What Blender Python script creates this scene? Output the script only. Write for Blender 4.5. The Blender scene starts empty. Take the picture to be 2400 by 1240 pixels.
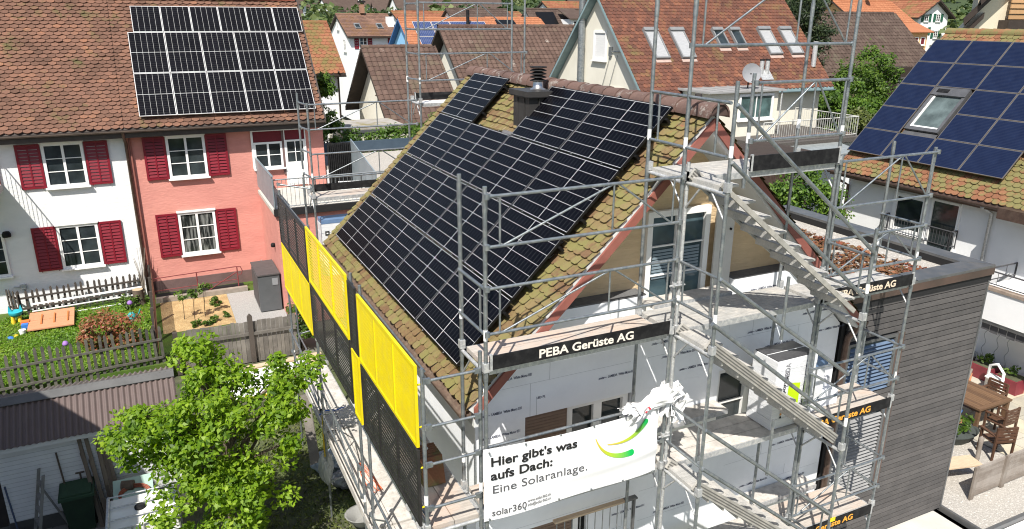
import bpy, math, random
import numpy as np
from mathutils import Vector, Matrix
random.seed(7); rng=np.random.default_rng(7)
SC=bpy.context.scene; COL=SC.collection
# ---------------- camera, sky, sun, exposure ----------------
YAW,PITCH,ROLL=.4493,.3185,.0056
CAM=Vector((-3.3329,-8.5465,4.4546))
_d=Vector((math.sin(YAW)*math.cos(PITCH),math.cos(YAW)*math.cos(PITCH),-math.sin(PITCH)))
_r=Vector((math.cos(YAW),-math.sin(YAW),0)); _u=_r.cross(_d)
_r2=math.cos(ROLL)*_r+math.sin(ROLL)*_u; _u2=-math.sin(ROLL)*_r+math.cos(ROLL)*_u
cd=bpy.data.cameras.new('camera'); cam=bpy.data.objects.new('camera',cd); COL.objects.link(cam)
mw=Matrix((( _r2.x,_u2.x,-_d.x,CAM.x),(_r2.y,_u2.y,-_d.y,CAM.y),(_r2.z,_u2.z,-_d.z,CAM.z),(0,0,0,1)))
cam.matrix_world=mw; cd.sensor_width=36; cd.lens=1769.13/2400*36; cd.clip_end=5000; cd.clip_start=.1
SC.camera=cam
w=bpy.data.worlds.new('World'); SC.world=w; w.use_nodes=True
SUN_EL,SUN_AZ=52,219
sk=w.node_tree.nodes.new('ShaderNodeTexSky'); sk.sky_type='NISHITA'; sk.sun_disc=False
sk.sun_elevation=math.radians(SUN_EL); sk.sun_rotation=math.radians(SUN_AZ); sk.air_density=1.2; sk.dust_density=1.5
bg=w.node_tree.nodes['Background']; bg.inputs[1].default_value=.088
w.node_tree.links.new(sk.outputs[0],bg.inputs[0])
sl=bpy.data.lights.new('sun','SUN'); sl.energy=5.0; sl.angle=math.radians(.5); sl.color=(1,.95,.87)
so=bpy.data.objects.new('sun',sl); COL.objects.link(so)
e_,a_=math.radians(SUN_EL),math.radians(SUN_AZ)
sd=Vector((math.sin(a_)*math.cos(e_),math.cos(a_)*math.cos(e_),math.sin(e_)))
so.rotation_euler=sd.to_track_quat('Z','Y').to_euler(); so.location=sd*60
SC.view_settings.view_transform='Standard'; SC.view_settings.look='None'; SC.view_settings.exposure=.62; SC.view_settings.gamma=1; SC.cycles.filter_width=1.1
# ---------------- mesh builder ----------------
def V(*a): return Vector(a)
X_,Y_,Z_=V(1,0,0),V(0,1,0),V(0,0,1)
def sp(o,label=None,cat=None,group=None,kind=None):
    if label: o['label']=label
    if cat: o['category']=cat
    if group: o['group']=group
    if kind: o['kind']=kind
    return o
def thing(name,label,cat,loc,group=None):
    o=bpy.data.objects.new(name,None); COL.objects.link(o); o.location=loc; o.empty_display_size=.2
    return sp(o,label,cat,group)
def wloc(o):
    p=Vector((0,0,0))
    while o is not None: p=p+o.location; o=o.parent
    return p
class MB:
    def __init__(s): s.v=[]; s.f=[]; s.m=[]; s.r=[]; s.sm=[]
    def face(s,vs,m=0,r=.5,sm=False):
        n=len(s.v); s.v+= [tuple(p) for p in vs]; s.f.append(tuple(range(n,n+len(vs)))); s.m.append(m); s.r.append(r); s.sm.append(sm)
    def grid(s,vs,fs,m=0,r=.5,sm=False):
        n=len(s.v); s.v+=[tuple(p) for p in vs]
        for f in fs: s.f.append(tuple(i+n for i in f)); s.m.append(m); s.r.append(r); s.sm.append(sm)
    def par(s,O,A,B,C,m=0,r=.5):
        O,A,B,C=map(Vector,(O,A,B,C))
        if A.cross(B).dot(C)<0: O=O+C; C=-C
        p=[O,O+A,O+A+B,O+B,O+C,O+A+C,O+A+B+C,O+B+C]
        s.grid(p,[(3,2,1,0),(4,5,6,7),(0,1,5,4),(1,2,6,5),(2,3,7,6),(3,0,4,7)],m,r)
    def box(s,x0,x1,y0,y1,z0,z1,m=0,r=.5): s.par((x0,y0,z0),(x1-x0,0,0),(0,y1-y0,0),(0,0,z1-z0),m,r)
    def tube(s,p,q,r,n=8,m=0,r2=None,cap=True):
        p,q=Vector(p),Vector(q); d=(q-p)
        if d.length<1e-6: return
        a=d.normalized(); u=a.orthogonal().normalized(); w=a.cross(u); r2=r if r2 is None else r2
        vs=[]
        for k in range(n):
            t=2*math.pi*k/n; e=math.cos(t)*u+math.sin(t)*w
            vs.append(p+e*r); vs.append(q+e*r2)
        fs=[(2*k,2*((k+1)%n),2*((k+1)%n)+1,2*k+1) for k in range(n)]
        s.grid(vs,fs,m,.5,True)
        if cap:
            s.face([vs[2*k] for k in range(n)][::-1],m); s.face([vs[2*k+1] for k in range(n)],m)
    def path(s,pts,r,n=7,m=0):
        pts=[Vector(p) for p in pts]; rings=[]; u=None
        for i,p in enumerate(pts):
            t=(pts[min(i+1,len(pts)-1)]-pts[max(i-1,0)]).normalized()
            u=t.orthogonal().normalized() if u is None else (u-t*u.dot(t)).normalized()
            w=t.cross(u); rr=r[i] if isinstance(r,(list,tuple)) else r
            rings.append([p+(math.cos(2*math.pi*k/n)*u+math.sin(2*math.pi*k/n)*w)*rr for k in range(n)])
        vs=[q for g in rings for q in g]; fs=[]
        for i in range(len(pts)-1):
            for k in range(n): fs.append((i*n+k,i*n+(k+1)%n,(i+1)*n+(k+1)%n,(i+1)*n+k))
        s.grid(vs,fs,m,.5,True); s.face(rings[0][::-1],m); s.face(rings[-1],m)
    def lathe(s,c,prof,n=20,m=0,sx=1,sy=1,ax=None):
        c=Vector(c); vs=[]; fs=[]
        for (r,z) in prof:
            for k in range(n):
                t=2*math.pi*k/n; vs.append(c+V(r*sx*math.cos(t),r*sy*math.sin(t),z))
        for i in range(len(prof)-1):
            for k in range(n): fs.append((i*n+k,i*n+(k+1)%n,(i+1)*n+(k+1)%n,(i+1)*n+k))
        s.grid(vs,fs,m,.5,True)
        if prof[0][0]>1e-4: s.face(vs[:n][::-1],m)
        if prof[-1][0]>1e-4: s.face(vs[-n:],m)
    def prism(s,poly,D,m=0,r=.5,mc=None):
        poly=[Vector(p) for p in poly]; D=Vector(D); n=len(poly); nn=V(0,0,0)
        for i in range(n): nn+=poly[i].cross(poly[(i+1)%n])
        if nn.dot(D)<0: poly=poly[::-1]
        s.face([p for p in poly][::-1],m if mc is None else mc,r); s.face([p+D for p in poly],m if mc is None else mc,r)
        for i in range(n):
            a,b=poly[i],poly[(i+1)%n]; s.face([a,b,b+D,a+D],m,r)
    def build(s,name,mats,parent=None,label=None,cat=None,group=None,kind=None,auto=False):
        if not isinstance(mats,(list,tuple)): mats=[mats]
        me=bpy.data.meshes.new(name); vv=np.array(s.v,dtype=np.float64)
        if parent is None:
            off=np.array([(vv[:,0].min()+vv[:,0].max())/2,(vv[:,1].min()+vv[:,1].max())/2,vv[:,2].min()])
        else: off=np.array(wloc(parent))
        vv=vv-off
        me.from_pydata(vv.tolist(),[],s.f)
        me.polygons.foreach_set('material_index',s.m); me.polygons.foreach_set('use_smooth',s.sm)
        a=me.attributes.new('rnd','FLOAT','FACE'); a.data.foreach_set('value',s.r)
        for m_ in mats: me.materials.append(m_)
        me.update()
        o=bpy.data.objects.new(name,me); COL.objects.link(o)
        if parent is None: o.location=off
        else: o.parent=parent
        return sp(o,label,cat,group,kind)
def copy_tree(o,parent=None):
    c=o.copy(); COL.objects.link(c); c.parent=parent
    for ch in list(o.children): copy_tree(ch,c)
    return c
def text(body,size,O,U,W,mat,parent,name='lettering',bold=0,ext=.0015,align='LEFT',shear=0,wid=None,sp_=1):
    cu=bpy.data.curves.new('t','FONT'); cu.body=body; cu.size=size; cu.extrude=ext; cu.offset=bold; cu.align_x=align; cu.shear=shear; cu.space_character=sp_
    cu.resolution_u=4
    ob=bpy.data.objects.new('t',cu); COL.objects.link(ob); bpy.context.view_layer.update()
    me=bpy.data.meshes.new_from_object(ob.evaluated_get(bpy.context.evaluated_depsgraph_get()))
    bpy.data.objects.remove(ob); bpy.data.curves.remove(cu)
    me.name=name; n=len(me.vertices); co=np.empty(n*3); me.vertices.foreach_get('co',co); co=co.reshape(-1,3)
    if wid is not None and n:
        ww=co[:,0].max()-co[:,0].min(); co[:,0]*=wid/ww
    U,W=Vector(U).normalized(),Vector(W).normalized(); N=U.cross(W)
    A=np.array([list(U),list(W),list(N)]); P=co@A+np.array(O)-np.array(wloc(parent) if parent else (0,0,0))
    me.vertices.foreach_set('co',P.ravel()); me.materials.clear(); me.materials.append(mat); me.update()
    o=bpy.data.objects.new(name,me); COL.objects.link(o); o.parent=parent
    return o
# ---------------- materials ----------------
def _nt(name):
    m=bpy.data.materials.new(name); m.use_nodes=True; t=m.node_tree
    return m,t.nodes,t.links,t.nodes['Principled BSDF']
def _ramp(n,cols):
    r=n.new('ShaderNodeValToRGB'); e=r.color_ramp.elements
    while len(e)<len(cols): e.new(.5)
    k=len(cols)
    for i,c in enumerate(cols):
        if len(c)==2: e[i].position=c[0]; c=c[1]
        else: e[i].position=i/(k-1) if k>1 else 0
        e[i].color=(*c,1)
    return r
def M(name,c1,c2=None,scale=4,rough=.75,metal=0,bump=0,bscale=60,stretch=(1,1,1),attr=0,spec=.4,detail=5,c3=None,lo=.35,hi=.65,trans=0,stain=None,stscale=1.2,stamt=.5):
    m,n,l,b=_nt(name)
    b.inputs['Roughness'].default_value=rough; b.inputs['Metallic'].default_value=metal; b.inputs['Specular IOR Level'].default_value=spec
    g=n.new('ShaderNodeNewGeometry'); mp=n.new('ShaderNodeMapping'); mp.inputs['Scale'].default_value=stretch; l.new(g.outputs['Position'],mp.inputs[0])
    c2=c2 or tuple(x*.82 for x in c1)
    nz=n.new('ShaderNodeTexNoise'); nz.inputs['Scale'].default_value=scale; nz.inputs['Detail'].default_value=detail; nz.inputs['Roughness'].default_value=.6; l.new(mp.outputs[0],nz.inputs[0])
    cols=[(lo,c1),(hi,c2)]
    if c3: cols=[(lo,c1),((lo+hi)/2,c2),(hi,c3)]
    r=_ramp(n,cols); fac=nz.outputs[0]
    if attr:
        at=n.new('ShaderNodeAttribute'); at.attribute_name='rnd'
        mx=n.new('ShaderNodeMix'); mx.inputs[0].default_value=attr; l.new(nz.outputs[0],mx.inputs[2]); l.new(at.outputs['Fac'],mx.inputs[3]); fac=mx.outputs[0]
    l.new(fac,r.inputs[0]); out=r.outputs[0]
    if stain:
        n2=n.new('ShaderNodeTexNoise'); n2.inputs['Scale'].default_value=stscale; n2.inputs['Detail'].default_value=7; n2.inputs['Roughness'].default_value=.65; l.new(g.outputs['Position'],n2.inputs[0])
        r2=_ramp(n,[(.45,(0,0,0)),(.7,(stamt,stamt,stamt))]); l.new(n2.outputs[0],r2.inputs[0])
        mx=n.new('ShaderNodeMix'); mx.data_type='RGBA'; l.new(r2.outputs[0],mx.inputs[0]); l.new(out,mx.inputs[6]); mx.inputs[7].default_value=(*stain,1); out=mx.outputs[2]
    l.new(out,b.inputs['Base Color'])
    if bump:
        n3=n.new('ShaderNodeTexNoise'); n3.inputs['Scale'].default_value=bscale; n3.inputs['Detail'].default_value=4; l.new(mp.outputs[0],n3.inputs[0])
        bp=n.new('ShaderNodeBump'); bp.inputs['Strength'].default_value=bump; bp.inputs['Distance'].default_value=.02; l.new(n3.outputs[0],bp.inputs['Height']); l.new(bp.outputs[0],b.inputs['Normal'])
    return m
def MT(name,cols,moss=None,mscale=1.0,mlo=.5,mhi=.62,rough=.85,fine=30):
    """roof tile: one tone per tile (a face attribute), fine mottling, and lichen patches"""
    m,n,l,b=_nt(name); b.inputs['Roughness'].default_value=rough; b.inputs['Specular IOR Level'].default_value=.2
    at=n.new('ShaderNodeAttribute'); at.attribute_name='rnd'; r=_ramp(n,cols)
    g=n.new('ShaderNodeNewGeometry')
    nz=n.new('ShaderNodeTexNoise'); nz.inputs['Scale'].default_value=fine; nz.inputs['Detail'].default_value=4; l.new(g.outputs['Position'],nz.inputs[0])
    ma=n.new('ShaderNodeMath'); ma.operation='MULTIPLY_ADD'; ma.inputs[1].default_value=.6; ma.inputs[2].default_value=-.3; l.new(nz.outputs[0],ma.inputs[0])
    ad=n.new('ShaderNodeMath'); ad.operation='ADD'; ad.use_clamp=True; pn=n.new('ShaderNodeTexNoise'); pn.inputs['Scale'].default_value=.9; pn.inputs['Detail'].default_value=6; pn.inputs['Roughness'].default_value=.65; l.new(g.outputs['Position'],pn.inputs[0]); pm=n.new('ShaderNodeMath'); pm.operation='MULTIPLY_ADD'; pm.inputs[1].default_value=1.3; pm.inputs[2].default_value=-.40; l.new(pn.outputs[0],pm.inputs[0]); ra=n.new('ShaderNodeMath'); ra.operation='MULTIPLY_ADD'; ra.inputs[1].default_value=.55; l.new(at.outputs['Fac'],ra.inputs[0]); l.new(pm.outputs[0],ra.inputs[2]); l.new(ra.outputs[0],ad.inputs[0]); l.new(ma.outputs[0],ad.inputs[1]); l.new(ad.outputs[0],r.inputs[0]); out=r.outputs[0]
    if moss:
        n2=n.new('ShaderNodeTexNoise'); n2.inputs['Scale'].default_value=mscale; n2.inputs['Detail'].default_value=8; n2.inputs['Roughness'].default_value=.7; l.new(g.outputs['Position'],n2.inputs[0])
        a2=n.new('ShaderNodeMath'); a2.operation='MULTIPLY_ADD'; a2.inputs[1].default_value=.14; l.new(at.outputs['Fac'],a2.inputs[0]); l.new(n2.outputs[0],a2.inputs[2])
        r2=_ramp(n,[(mlo+.07,(0,0,0)),(mhi+.07,(1,1,1))]); l.new(a2.outputs[0],r2.inputs[0])
        mx=n.new('ShaderNodeMix'); mx.data_type='RGBA'; l.new(r2.outputs[0],mx.inputs[0]); l.new(out,mx.inputs[6]); mx.inputs[7].default_value=(*moss,1); out=mx.outputs[2]
    l.new(out,b.inputs['Base Color'])
    bp=n.new('ShaderNodeBump'); bp.inputs['Strength'].default_value=.5; bp.inputs['Distance'].default_value=.01; l.new(nz.outputs[0],bp.inputs['Height']); l.new(bp.outputs[0],b.inputs['Normal'])
    return m
def MP(name,w,h,nu,nv,cell,line,lw,mid=None,fine=None,finemix=.3,border=.012,cell2=None):
    """solar cells drawn in the panel's own (object) coordinates"""
    m,n,l,b=_nt(name); b.inputs['Roughness'].default_value=.22; b.inputs['Specular IOR Level'].default_value=.07
    tc=n.new('ShaderNodeTexCoord'); sx=n.new('ShaderNodeSeparateXYZ'); l.new(tc.outputs['Object'],sx.inputs[0])
    def math_(op,a,bv=None,cl=False):
        k=n.new('ShaderNodeMath'); k.operation=op; k.use_clamp=cl
        for i,x in enumerate((a,bv)):
            if x is None: continue
            if isinstance(x,(int,float)): k.inputs[i].default_value=x
            else: l.new(x,k.inputs[i])
        return k.outputs[0]
    def lines(ax,L,k,wd):
        c=math_('SUBTRACT',sx.outputs[ax],border); p=(L-2*border)/k
        return math_('LESS_THAN',math_('PINGPONG',c,p/2),wd/2)
    def near(ax,pos,wd): return math_('LESS_THAN',math_('ABSOLUTE',math_('SUBTRACT',sx.outputs[ax],pos)),wd/2)
    a=math_('MAXIMUM',lines(0,w,nu,lw) if nu else 0.0,lines(1,h,nv,lw) if nv else 0.0)
    for ax,L in ((0,w),(1,h)):
        for pos in (border,L-border): a=math_('MAXIMUM',a,near(ax,pos,lw*2))
    if mid is not None: a=math_('MAXIMUM',a,near(mid,(w,h)[mid]/2,lw*2.2))
    if fine: a=math_('MAXIMUM',a,math_('MULTIPLY',lines(fine[0],(w,h)[fine[0]],fine[1],lw*.7),finemix))
    nz=n.new('ShaderNodeTexNoise'); nz.inputs['Scale'].default_value=3; l.new(tc.outputs['Object'],nz.inputs[0])
    r=_ramp(n,[(.3,cell),(.7,cell2 or tuple(x*1.6 for x in cell))]); l.new(nz.outputs[0],r.inputs[0])
    mx=n.new('ShaderNodeMix'); mx.data_type='RGBA'; l.new(a,mx.inputs[0]); l.new(r.outputs[0],mx.inputs[6]); mx.inputs[7].default_value=(*line,1)
    l.new(mx.outputs[2],b.inputs['Base Color']); return m
def ML(name,cols,trans=.45):
    """leaves: a tone per leaf, part of the light passes through"""
    m,n,l,b=_nt(name); b.inputs['Roughness'].default_value=.5; b.inputs['Specular IOR Level'].default_value=.35
    at=n.new('ShaderNodeAttribute'); at.attribute_name='rnd'; r=_ramp(n,cols); l.new(at.outputs['Fac'],r.inputs[0]); l.new(r.outputs[0],b.inputs['Base Color'])
    tr=n.new('ShaderNodeBsdfTranslucent'); hs=n.new('ShaderNodeHueSaturation'); hs.inputs['Value'].default_value=1.6; hs.inputs['Saturation'].default_value=1.1; l.new(r.outputs[0],hs.inputs['Color']); l.new(hs.outputs[0],tr.inputs[0])
    mx=n.new('ShaderNodeMixShader'); mx.inputs[0].default_value=trans; l.new(b.outputs[0],mx.inputs[1]); l.new(tr.outputs[0],mx.inputs[2]); l.new(mx.outputs[0],n['Material Output'].inputs[0]); return m
def MG(name,col=(.015,.02,.022),rough=.06):
    m,n,l,b=_nt(name); b.inputs['Roughness'].default_value=rough; b.inputs['Specular IOR Level'].default_value=.42
    g=n.new('ShaderNodeNewGeometry'); nz=n.new('ShaderNodeTexNoise'); nz.inputs['Scale'].default_value=2.2; nz.inputs['Detail'].default_value=3; l.new(g.outputs['Position'],nz.inputs[0])
    r=_ramp(n,[(.35,col),(.8,tuple(x*2.6+.004 for x in col))]); l.new(nz.outputs[0],r.inputs[0]); l.new(r.outputs[0],b.inputs['Base Color']); return m  # patchy lighter tones in the pane colour stand in for varied reflections
galv=M('galvanised_steel',(.30,.33,.35),(.20,.225,.245),scale=9,rough=.42,metal=.75,bump=.15,bscale=50,stain=(.50,.50,.48),stscale=14,stamt=.6)
galvl=M('galvanised_steel_light',(.47,.48,.49),(.35,.36,.37),scale=14,rough=.5,metal=.45,stain=(.75,.74,.7),stscale=20,stamt=.7)
alu=M('aluminium_plank',(.50,.49,.47),(.36,.355,.34),scale=7,rough=.6,metal=.25,stretch=(1,6,6),stain=(.62,.58,.52),stscale=4,stamt=.7)
deckm=M('deck_wood',(.47,.43,.385),(.34,.305,.27),scale=5,rough=.85,stretch=(1,9,9),stain=(.56,.38,.28),stscale=1.6,stamt=.75,bump=.2,bscale=30)
deckg=M('deck_grey',(.50,.475,.44),(.37,.345,.315),scale=9,rough=.9,stain=(.62,.585,.535),stscale=5,stamt=.8,bump=.2,bscale=40)
black=M('toe_board_black',(.007,.007,.008),(.012,.012,.013),scale=8,rough=.7,spec=.2,stain=(.035,.035,.035),stscale=9,stamt=.6)
white=M('white_paint',(.80,.80,.79),(.74,.74,.73),scale=2,rough=.5)
tileW=None
# ---------------- roofs, windows, panels ----------------
def tiles(name,mat,O,U,W,wid,hei,tw,ex,shape,parent,keep=None,lift=.03,jit=.004,thick=.025,label=None,rand=None):
    O,U,W=Vector(O),Vector(U).normalized(),Vector(W).normalized(); N=U.cross(W); mb=MB()
    nr=int(math.ceil(hei/ex)); nc=int(math.ceil(wid/tw))+1
    for j in range(nr):
        v0=j*ex; v1=min(hei,v0+ex*1.35)
        off=(tw/2 if j%2 else 0) if shape!='wave' else 0
        for i in range(nc):
            u0=i*tw-off; u1=u0+tw
            u0=max(0,u0); u1=min(wid,u1)
            if u1-u0<tw*.2: continue
            if keep and not keep((u0+u1)/2,v0+ex/2): continue
            g=tw*.02; a,b=u0+g,u1-g; t=lift+random.uniform(-jit,jit)+(random.random()<.03)*jit*2; tl=lift*.15; rn=random.random() if rand is None else rand()
            jv=random.uniform(-jit,jit)
            def P(u,v,h): return O+U*u+W*(v+jv)+N*h
            if shape=='wave':
                us=[a,a+(b-a)*.30,a+(b-a)*.5,a+(b-a)*.82,b]; hs=[0,0,.032,.032,.004]
                top=[P(u,v1,tl+h) for u,h in zip(us,hs)]; bot=[P(u,v0,t+h) for u,h in zip(us,hs)]; dn=[P(u,v0,0) for u in us]
                vs=top+bot+dn; fs=[]
                for k in range(4): fs+= [(5+k,6+k,1+k,k),(10+k,11+k,6+k,5+k)]
                mb.grid(vs,fs,0,rn); continue
            if shape=='point': low=[(a,v0+ex*.30),((a+b)/2-(b-a)*.12,v0),((a+b)/2+(b-a)*.12,v0),(b,v0+ex*.30)]
            elif shape=='hex': low=[(a,v0+ex*.16),(a+(b-a)*.22,v0),(b-(b-a)*.22,v0),(b,v0+ex*.16)]
            elif shape=='round': low=[(a,v0+ex*.34),(a+(b-a)*.16,v0+ex*.1),((a+b)/2,v0),(b-(b-a)*.16,v0+ex*.1),(b,v0+ex*.34)]
            else: low=[(a,v0),(b,v0)]
            n=len(low); top=[P(a,v1,tl),P(b,v1,tl)]; bot=[P(u,v,t) for u,v in low]; dn=[P(u,v,t-thick) for u,v in low]
            vs=top+bot+dn
            fs=[tuple([0]+list(range(2,2+n))+[1])]+[(2+n+k,3+n+k,3+k,2+k) for k in range(n-1)]
            mb.grid(vs,fs,0,rn)
    return mb.build(name,mat,parent,label)
def ridge(name,mat,P,D,L,r,parent,seg=.38,n=9,cap=None):
    P,D=Vector(P),Vector(D).normalized(); S=D.cross(Z_); mb=MB(); k=int(L/seg)
    for i in range(k):
        a=P+D*i*seg; b=P+D*(i+1.12)*seg; r0,r1=r*1.08,r*.93; rn=random.random(); vs=[];fs=[]
        for q,rr in ((a,r0),(b,r1)):
            for j in range(n): t=math.pi*(j/(n-1)*1.1-.05); vs.append(q+S*math.cos(t)*rr+Z_*math.sin(t)*rr)
        for j in range(n-1): fs.append((j,j+1,n+j+1,n+j))
        mb.grid(vs,fs,0,rn,True)
        vi=[a+S*math.cos(math.pi*j/(n-1))*r0*.86+Z_*math.sin(math.pi*j/(n-1))*r0*.86 for j in range(n)]
        for j in range(n-1): mb.face([vi[j],vi[j+1],vs[j+1],vs[j]],0,rn)
    if cap is not None:
        mb.face([P+S*math.cos(math.pi*j/(n-1))*r*.95+Z_*math.sin(math.pi*j/(n-1))*r*.95+D*.02 for j in range(n)],cap)
    return mb
def window(parent,O,U,N,w,h,frame,glass,nx=2,ny=3,fw=.075,bar=.022,cas=.035,sill=.0,surround=0,depth=.06,name='window',smat=None,mull=None,skipsill=False):
    """O = lower left corner seen from outside; the pane is a sub-part"""
    O,U,N=Vector(O),Vector(U),Vector(N); mb=MB(); W=Z_
    def bar_(u0,u1,v0,v1,d0,d1,m=0): mb.par(O+U*u0+W*v0+N*d0,U*(u1-u0),W*(v1-v0),N*(d1-d0),m)
    bar_(0,w,h-fw,h,.0,depth); bar_(0,w,0,fw,.0,depth); bar_(0,fw,fw,h-fw,.0,depth); bar_(w-fw,w,fw,h-fw,.0,depth)
    iw=(w-2*fw)
    if nx>1:
        for k in range(1,nx): u=fw+iw*k/nx; bar_(u-cas,u+cas,fw,h-fw,.0,depth-.008)
    for k in range(1,ny):
        v=fw+(h-2*fw)*k/ny; bar_(fw,w-fw,v-bar/2,v+bar/2,.002,depth-.02)
    f=mb.build(name,frame,parent)
    g=MB(); g.face([O+U*fw+W*fw+N*.014,O+U*(w-fw)+W*fw+N*.014,O+U*(w-fw)+W*(h-fw)+N*.014,O+U*fw+W*(h-fw)+N*.014]); g.build('pane',glass,f)
    if not skipsill:
        s=MB(); s.par(O+U*(-.05)-W*.05,U*(w+.1),W*.05,N*(depth+.09)); s.build('sill',smat or frame,f)
    return f
def shutter(parent,O,U,N,w,h,mat,n=12,dk=None,open_=0):
    O,U,N=Vector(O),Vector(U),Vector(N); mb=MB(); W=Z_; s=.07
    for a,b,c,d in ((0,w,0,s),(0,w,h-s,h),(0,s,s,h-s),(w-s,w,s,h-s),(w/2-.02,w/2+.02,s,h-s)): mb.par(O+U*a+W*c+N*.02,U*(b-a),W*(d-c),N*.045)
    for k in range(n):
        v=s+(h-2*s)*(k+.15)/n
        for a,b in ((s,w/2-.02),(w/2+.02,w-s)): mb.par(O+U*a+W*v+N*.052,U*(b-a),W*((h-2*s)/n*.75)-N*.024,N*.01+W*.004)
    if dk is not None: mb.par(O+U*s+W*s+N*.02,U*(w-2*s),W*(h-2*s),N*.004,1)
    for v in (.0,): 
        mb.tube(O+U*.1-W*.03+N*.05,O+U*.1+W*.03+N*.05,.012); mb.tube(O+U*(w-.1)-W*.03+N*.05,O+U*(w-.1)+W*.03+N*.05,.012)
    return mb.build('shutter',[mat]+([dk] if dk else []),parent)
_pp={}
def panel(key,gm,fm,M4,w,h,label,group,name='solar_panel',fr=.012,th=.036):
    """solar panel: a thing with its glass and its frame; later ones share the mesh"""
    if key not in _pp:
        r=bpy.data.objects.new(name,None); COL.objects.link(r); r['category']='solar panel'
        g=MB(); g.face([(fr*.6,fr*.6,th-.003),(w-fr*.6,fr*.6,th-.003),(w-fr*.6,h-fr*.6,th-.003),(fr*.6,h-fr*.6,th-.003)]); g.face([(0,0,0),(0,h,0),(w,h,0),(w,0,0)]); g.build('glass',gm,r)
        f=MB(); f.box(0,w,0,fr,0.001,th); f.box(0,w,h-fr,h,0.001,th); f.box(0,fr,fr,h-fr,0.001,th); f.box(w-fr,w,fr,h-fr,0.001,th); f.build('frame',fm,r)
        _pp[key]=r
    else: r=copy_tree(_pp[key])
    r.matrix_world=M4; sp(r,label,'solar panel',group); return r
def frame4(O,U,W):
    U,W=Vector(U).normalized(),Vector(W).normalized(); N=U.cross(W); O=Vector(O)
    return Matrix(((U.x,W.x,N.x,O.x),(U.y,W.y,N.y,O.y),(U.z,W.z,N.z,O.z),(0,0,0,1)))
# ---------------- the house with the new solar roof ----------------
AL=.787; CA,SA=math.cos(AL),math.sin(AL)
plaster_tan=M('tan_plaster',(.68,.52,.33),(.60,.455,.28),scale=3,rough=.9,bump=.9,bscale=9,stretch=(.6,1,3),stain=(.42,.33,.22),stscale=.9,stamt=.5)
eps=M('insulation_white',(.83,.855,.89),(.80,.82,.85),scale=.8,rough=.8,stain=(.6,.62,.66),stscale=1.5,stamt=.3)
epsg=M('insulation_edge',(.10,.10,.105),(.14,.14,.14),scale=20,rough=.9)
soff=M('soffit_paint',(.62,.63,.62),(.56,.57,.56),scale=1.2,rough=.7)
barge=M('barge_red_brown',(.25,.085,.065),(.20,.07,.055),scale=3,rough=.6,stain=(.28,.12,.095),stscale=4,stamt=.4)
brown=M('brown_metal',(.085,.055,.045),(.12,.08,.065),scale=6,rough=.45,metal=.5,stain=(.2,.15,.12),stscale=8,stamt=.5)
gutm=M('weathered_gutter',(.15,.10,.075),(.10,.07,.055),scale=7,rough=.7,metal=.2,stain=(.26,.20,.15),stscale=9,stamt=.7)
dkm=M('chimney_cladding',(.040,.038,.038),(.055,.052,.05),scale=3,rough=.5,metal=.3)
ridgem=MT('ridge_tile',[(0,(.10,.065,.055)),(.5,(.15,.095,.08)),(1,(.075,.05,.045))],moss=(.35,.33,.30),mscale=4,mlo=.58,mhi=.7)
mainT=MT('mossy_tile',[(0,(.10,.06,.036)),(.25,(.15,.09,.05)),(.45,(.18,.13,.062)),(.7,(.20,.155,.075)),(.88,(.15,.11,.06)),(.95,(.20,.10,.055)),(1,(.28,.105,.05))],moss=(.175,.16,.06),mscale=3.2,mlo=.46,mhi=.60,fine=24)
gl=MG('window_glass'); glb=MG('window_glass_blue',(.03,.05,.06)); wfr=M('window_frame_white',(.80,.80,.79),(.76,.76,.75),rough=.4)
blindb=M('roller_shutter_brown',(.20,.135,.10),(.17,.115,.085),scale=3,rough=.6)
H=thing('house','house under renovation with white insulation boards, a tan gable and a black solar roof','house',(3.45,3.6,-5.4))
mb=MB(); mb.prism([(.35,.02,-5.4),(6.55,.02,-5.4),(6.55,.02,-.1),(3.45,.02,3.0),(.35,.02,-.1)],(0,7.28,0)); mb.build('wall',plaster_tan,H)
# insulation boards, openings left free
mb=MB(); YF=-.26
for poly in ([(.12,-.85),(2.80,-.85),(2.80,.66),(1.18,.66),(.12,-.40)],[(4.42,-.85),(6.86,-.85),(6.86,-.48),(5.72,.66),(4.42,.66)],[(2.802,-.85),(4.418,-.85),(4.418,.30),(2.802,.30)],
  [(.12,-2.15),(.88,-2.15),(.88,-.851),(.12,-.851)],[(2.72,-2.15),(4.30,-2.15),(4.30,-.851),(2.72,-.851)],[(5.38,-2.15),(6.86,-2.15),(6.86,-.851),(5.38,-.851)],
  [(.12,-2.72),(4.30,-2.72),(4.30,-2.151),(.12,-2.151)],[(4.302,-3.0),(6.86,-3.0),(6.86,-2.151),(4.302,-2.151)],[(.12,-5.4),(.90,-5.4),(.90,-2.721),(.12,-2.721)],[(1.95,-5.4),(4.30,-5.4),(4.30,-2.721),(1.95,-2.721)],[(4.302,-5.4),(6.86,-5.4),(6.86,-3.001),(4.302,-3.001)]):
    mb.prism([(x,YF,z) for x,z in poly],(0,.275,0))
mb.box(.12,.345,.02,7.3,-5.4,-.42); mb.box(6.555,6.86,.02,7.3,-5.4,-.42)
ins=mb.build('insulation',eps,H)
mb=MB()
for x0,x1,z in ((1.18,2.80,.66),(4.42,5.72,.66)): mb.box(x0,x1,YF+.003,.015,z+.001,z+.02)
mb.box(2.80,4.42,YF+.02,.0,.30,.312)
mb.build('insulation_edge',epsg,ins)
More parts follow.
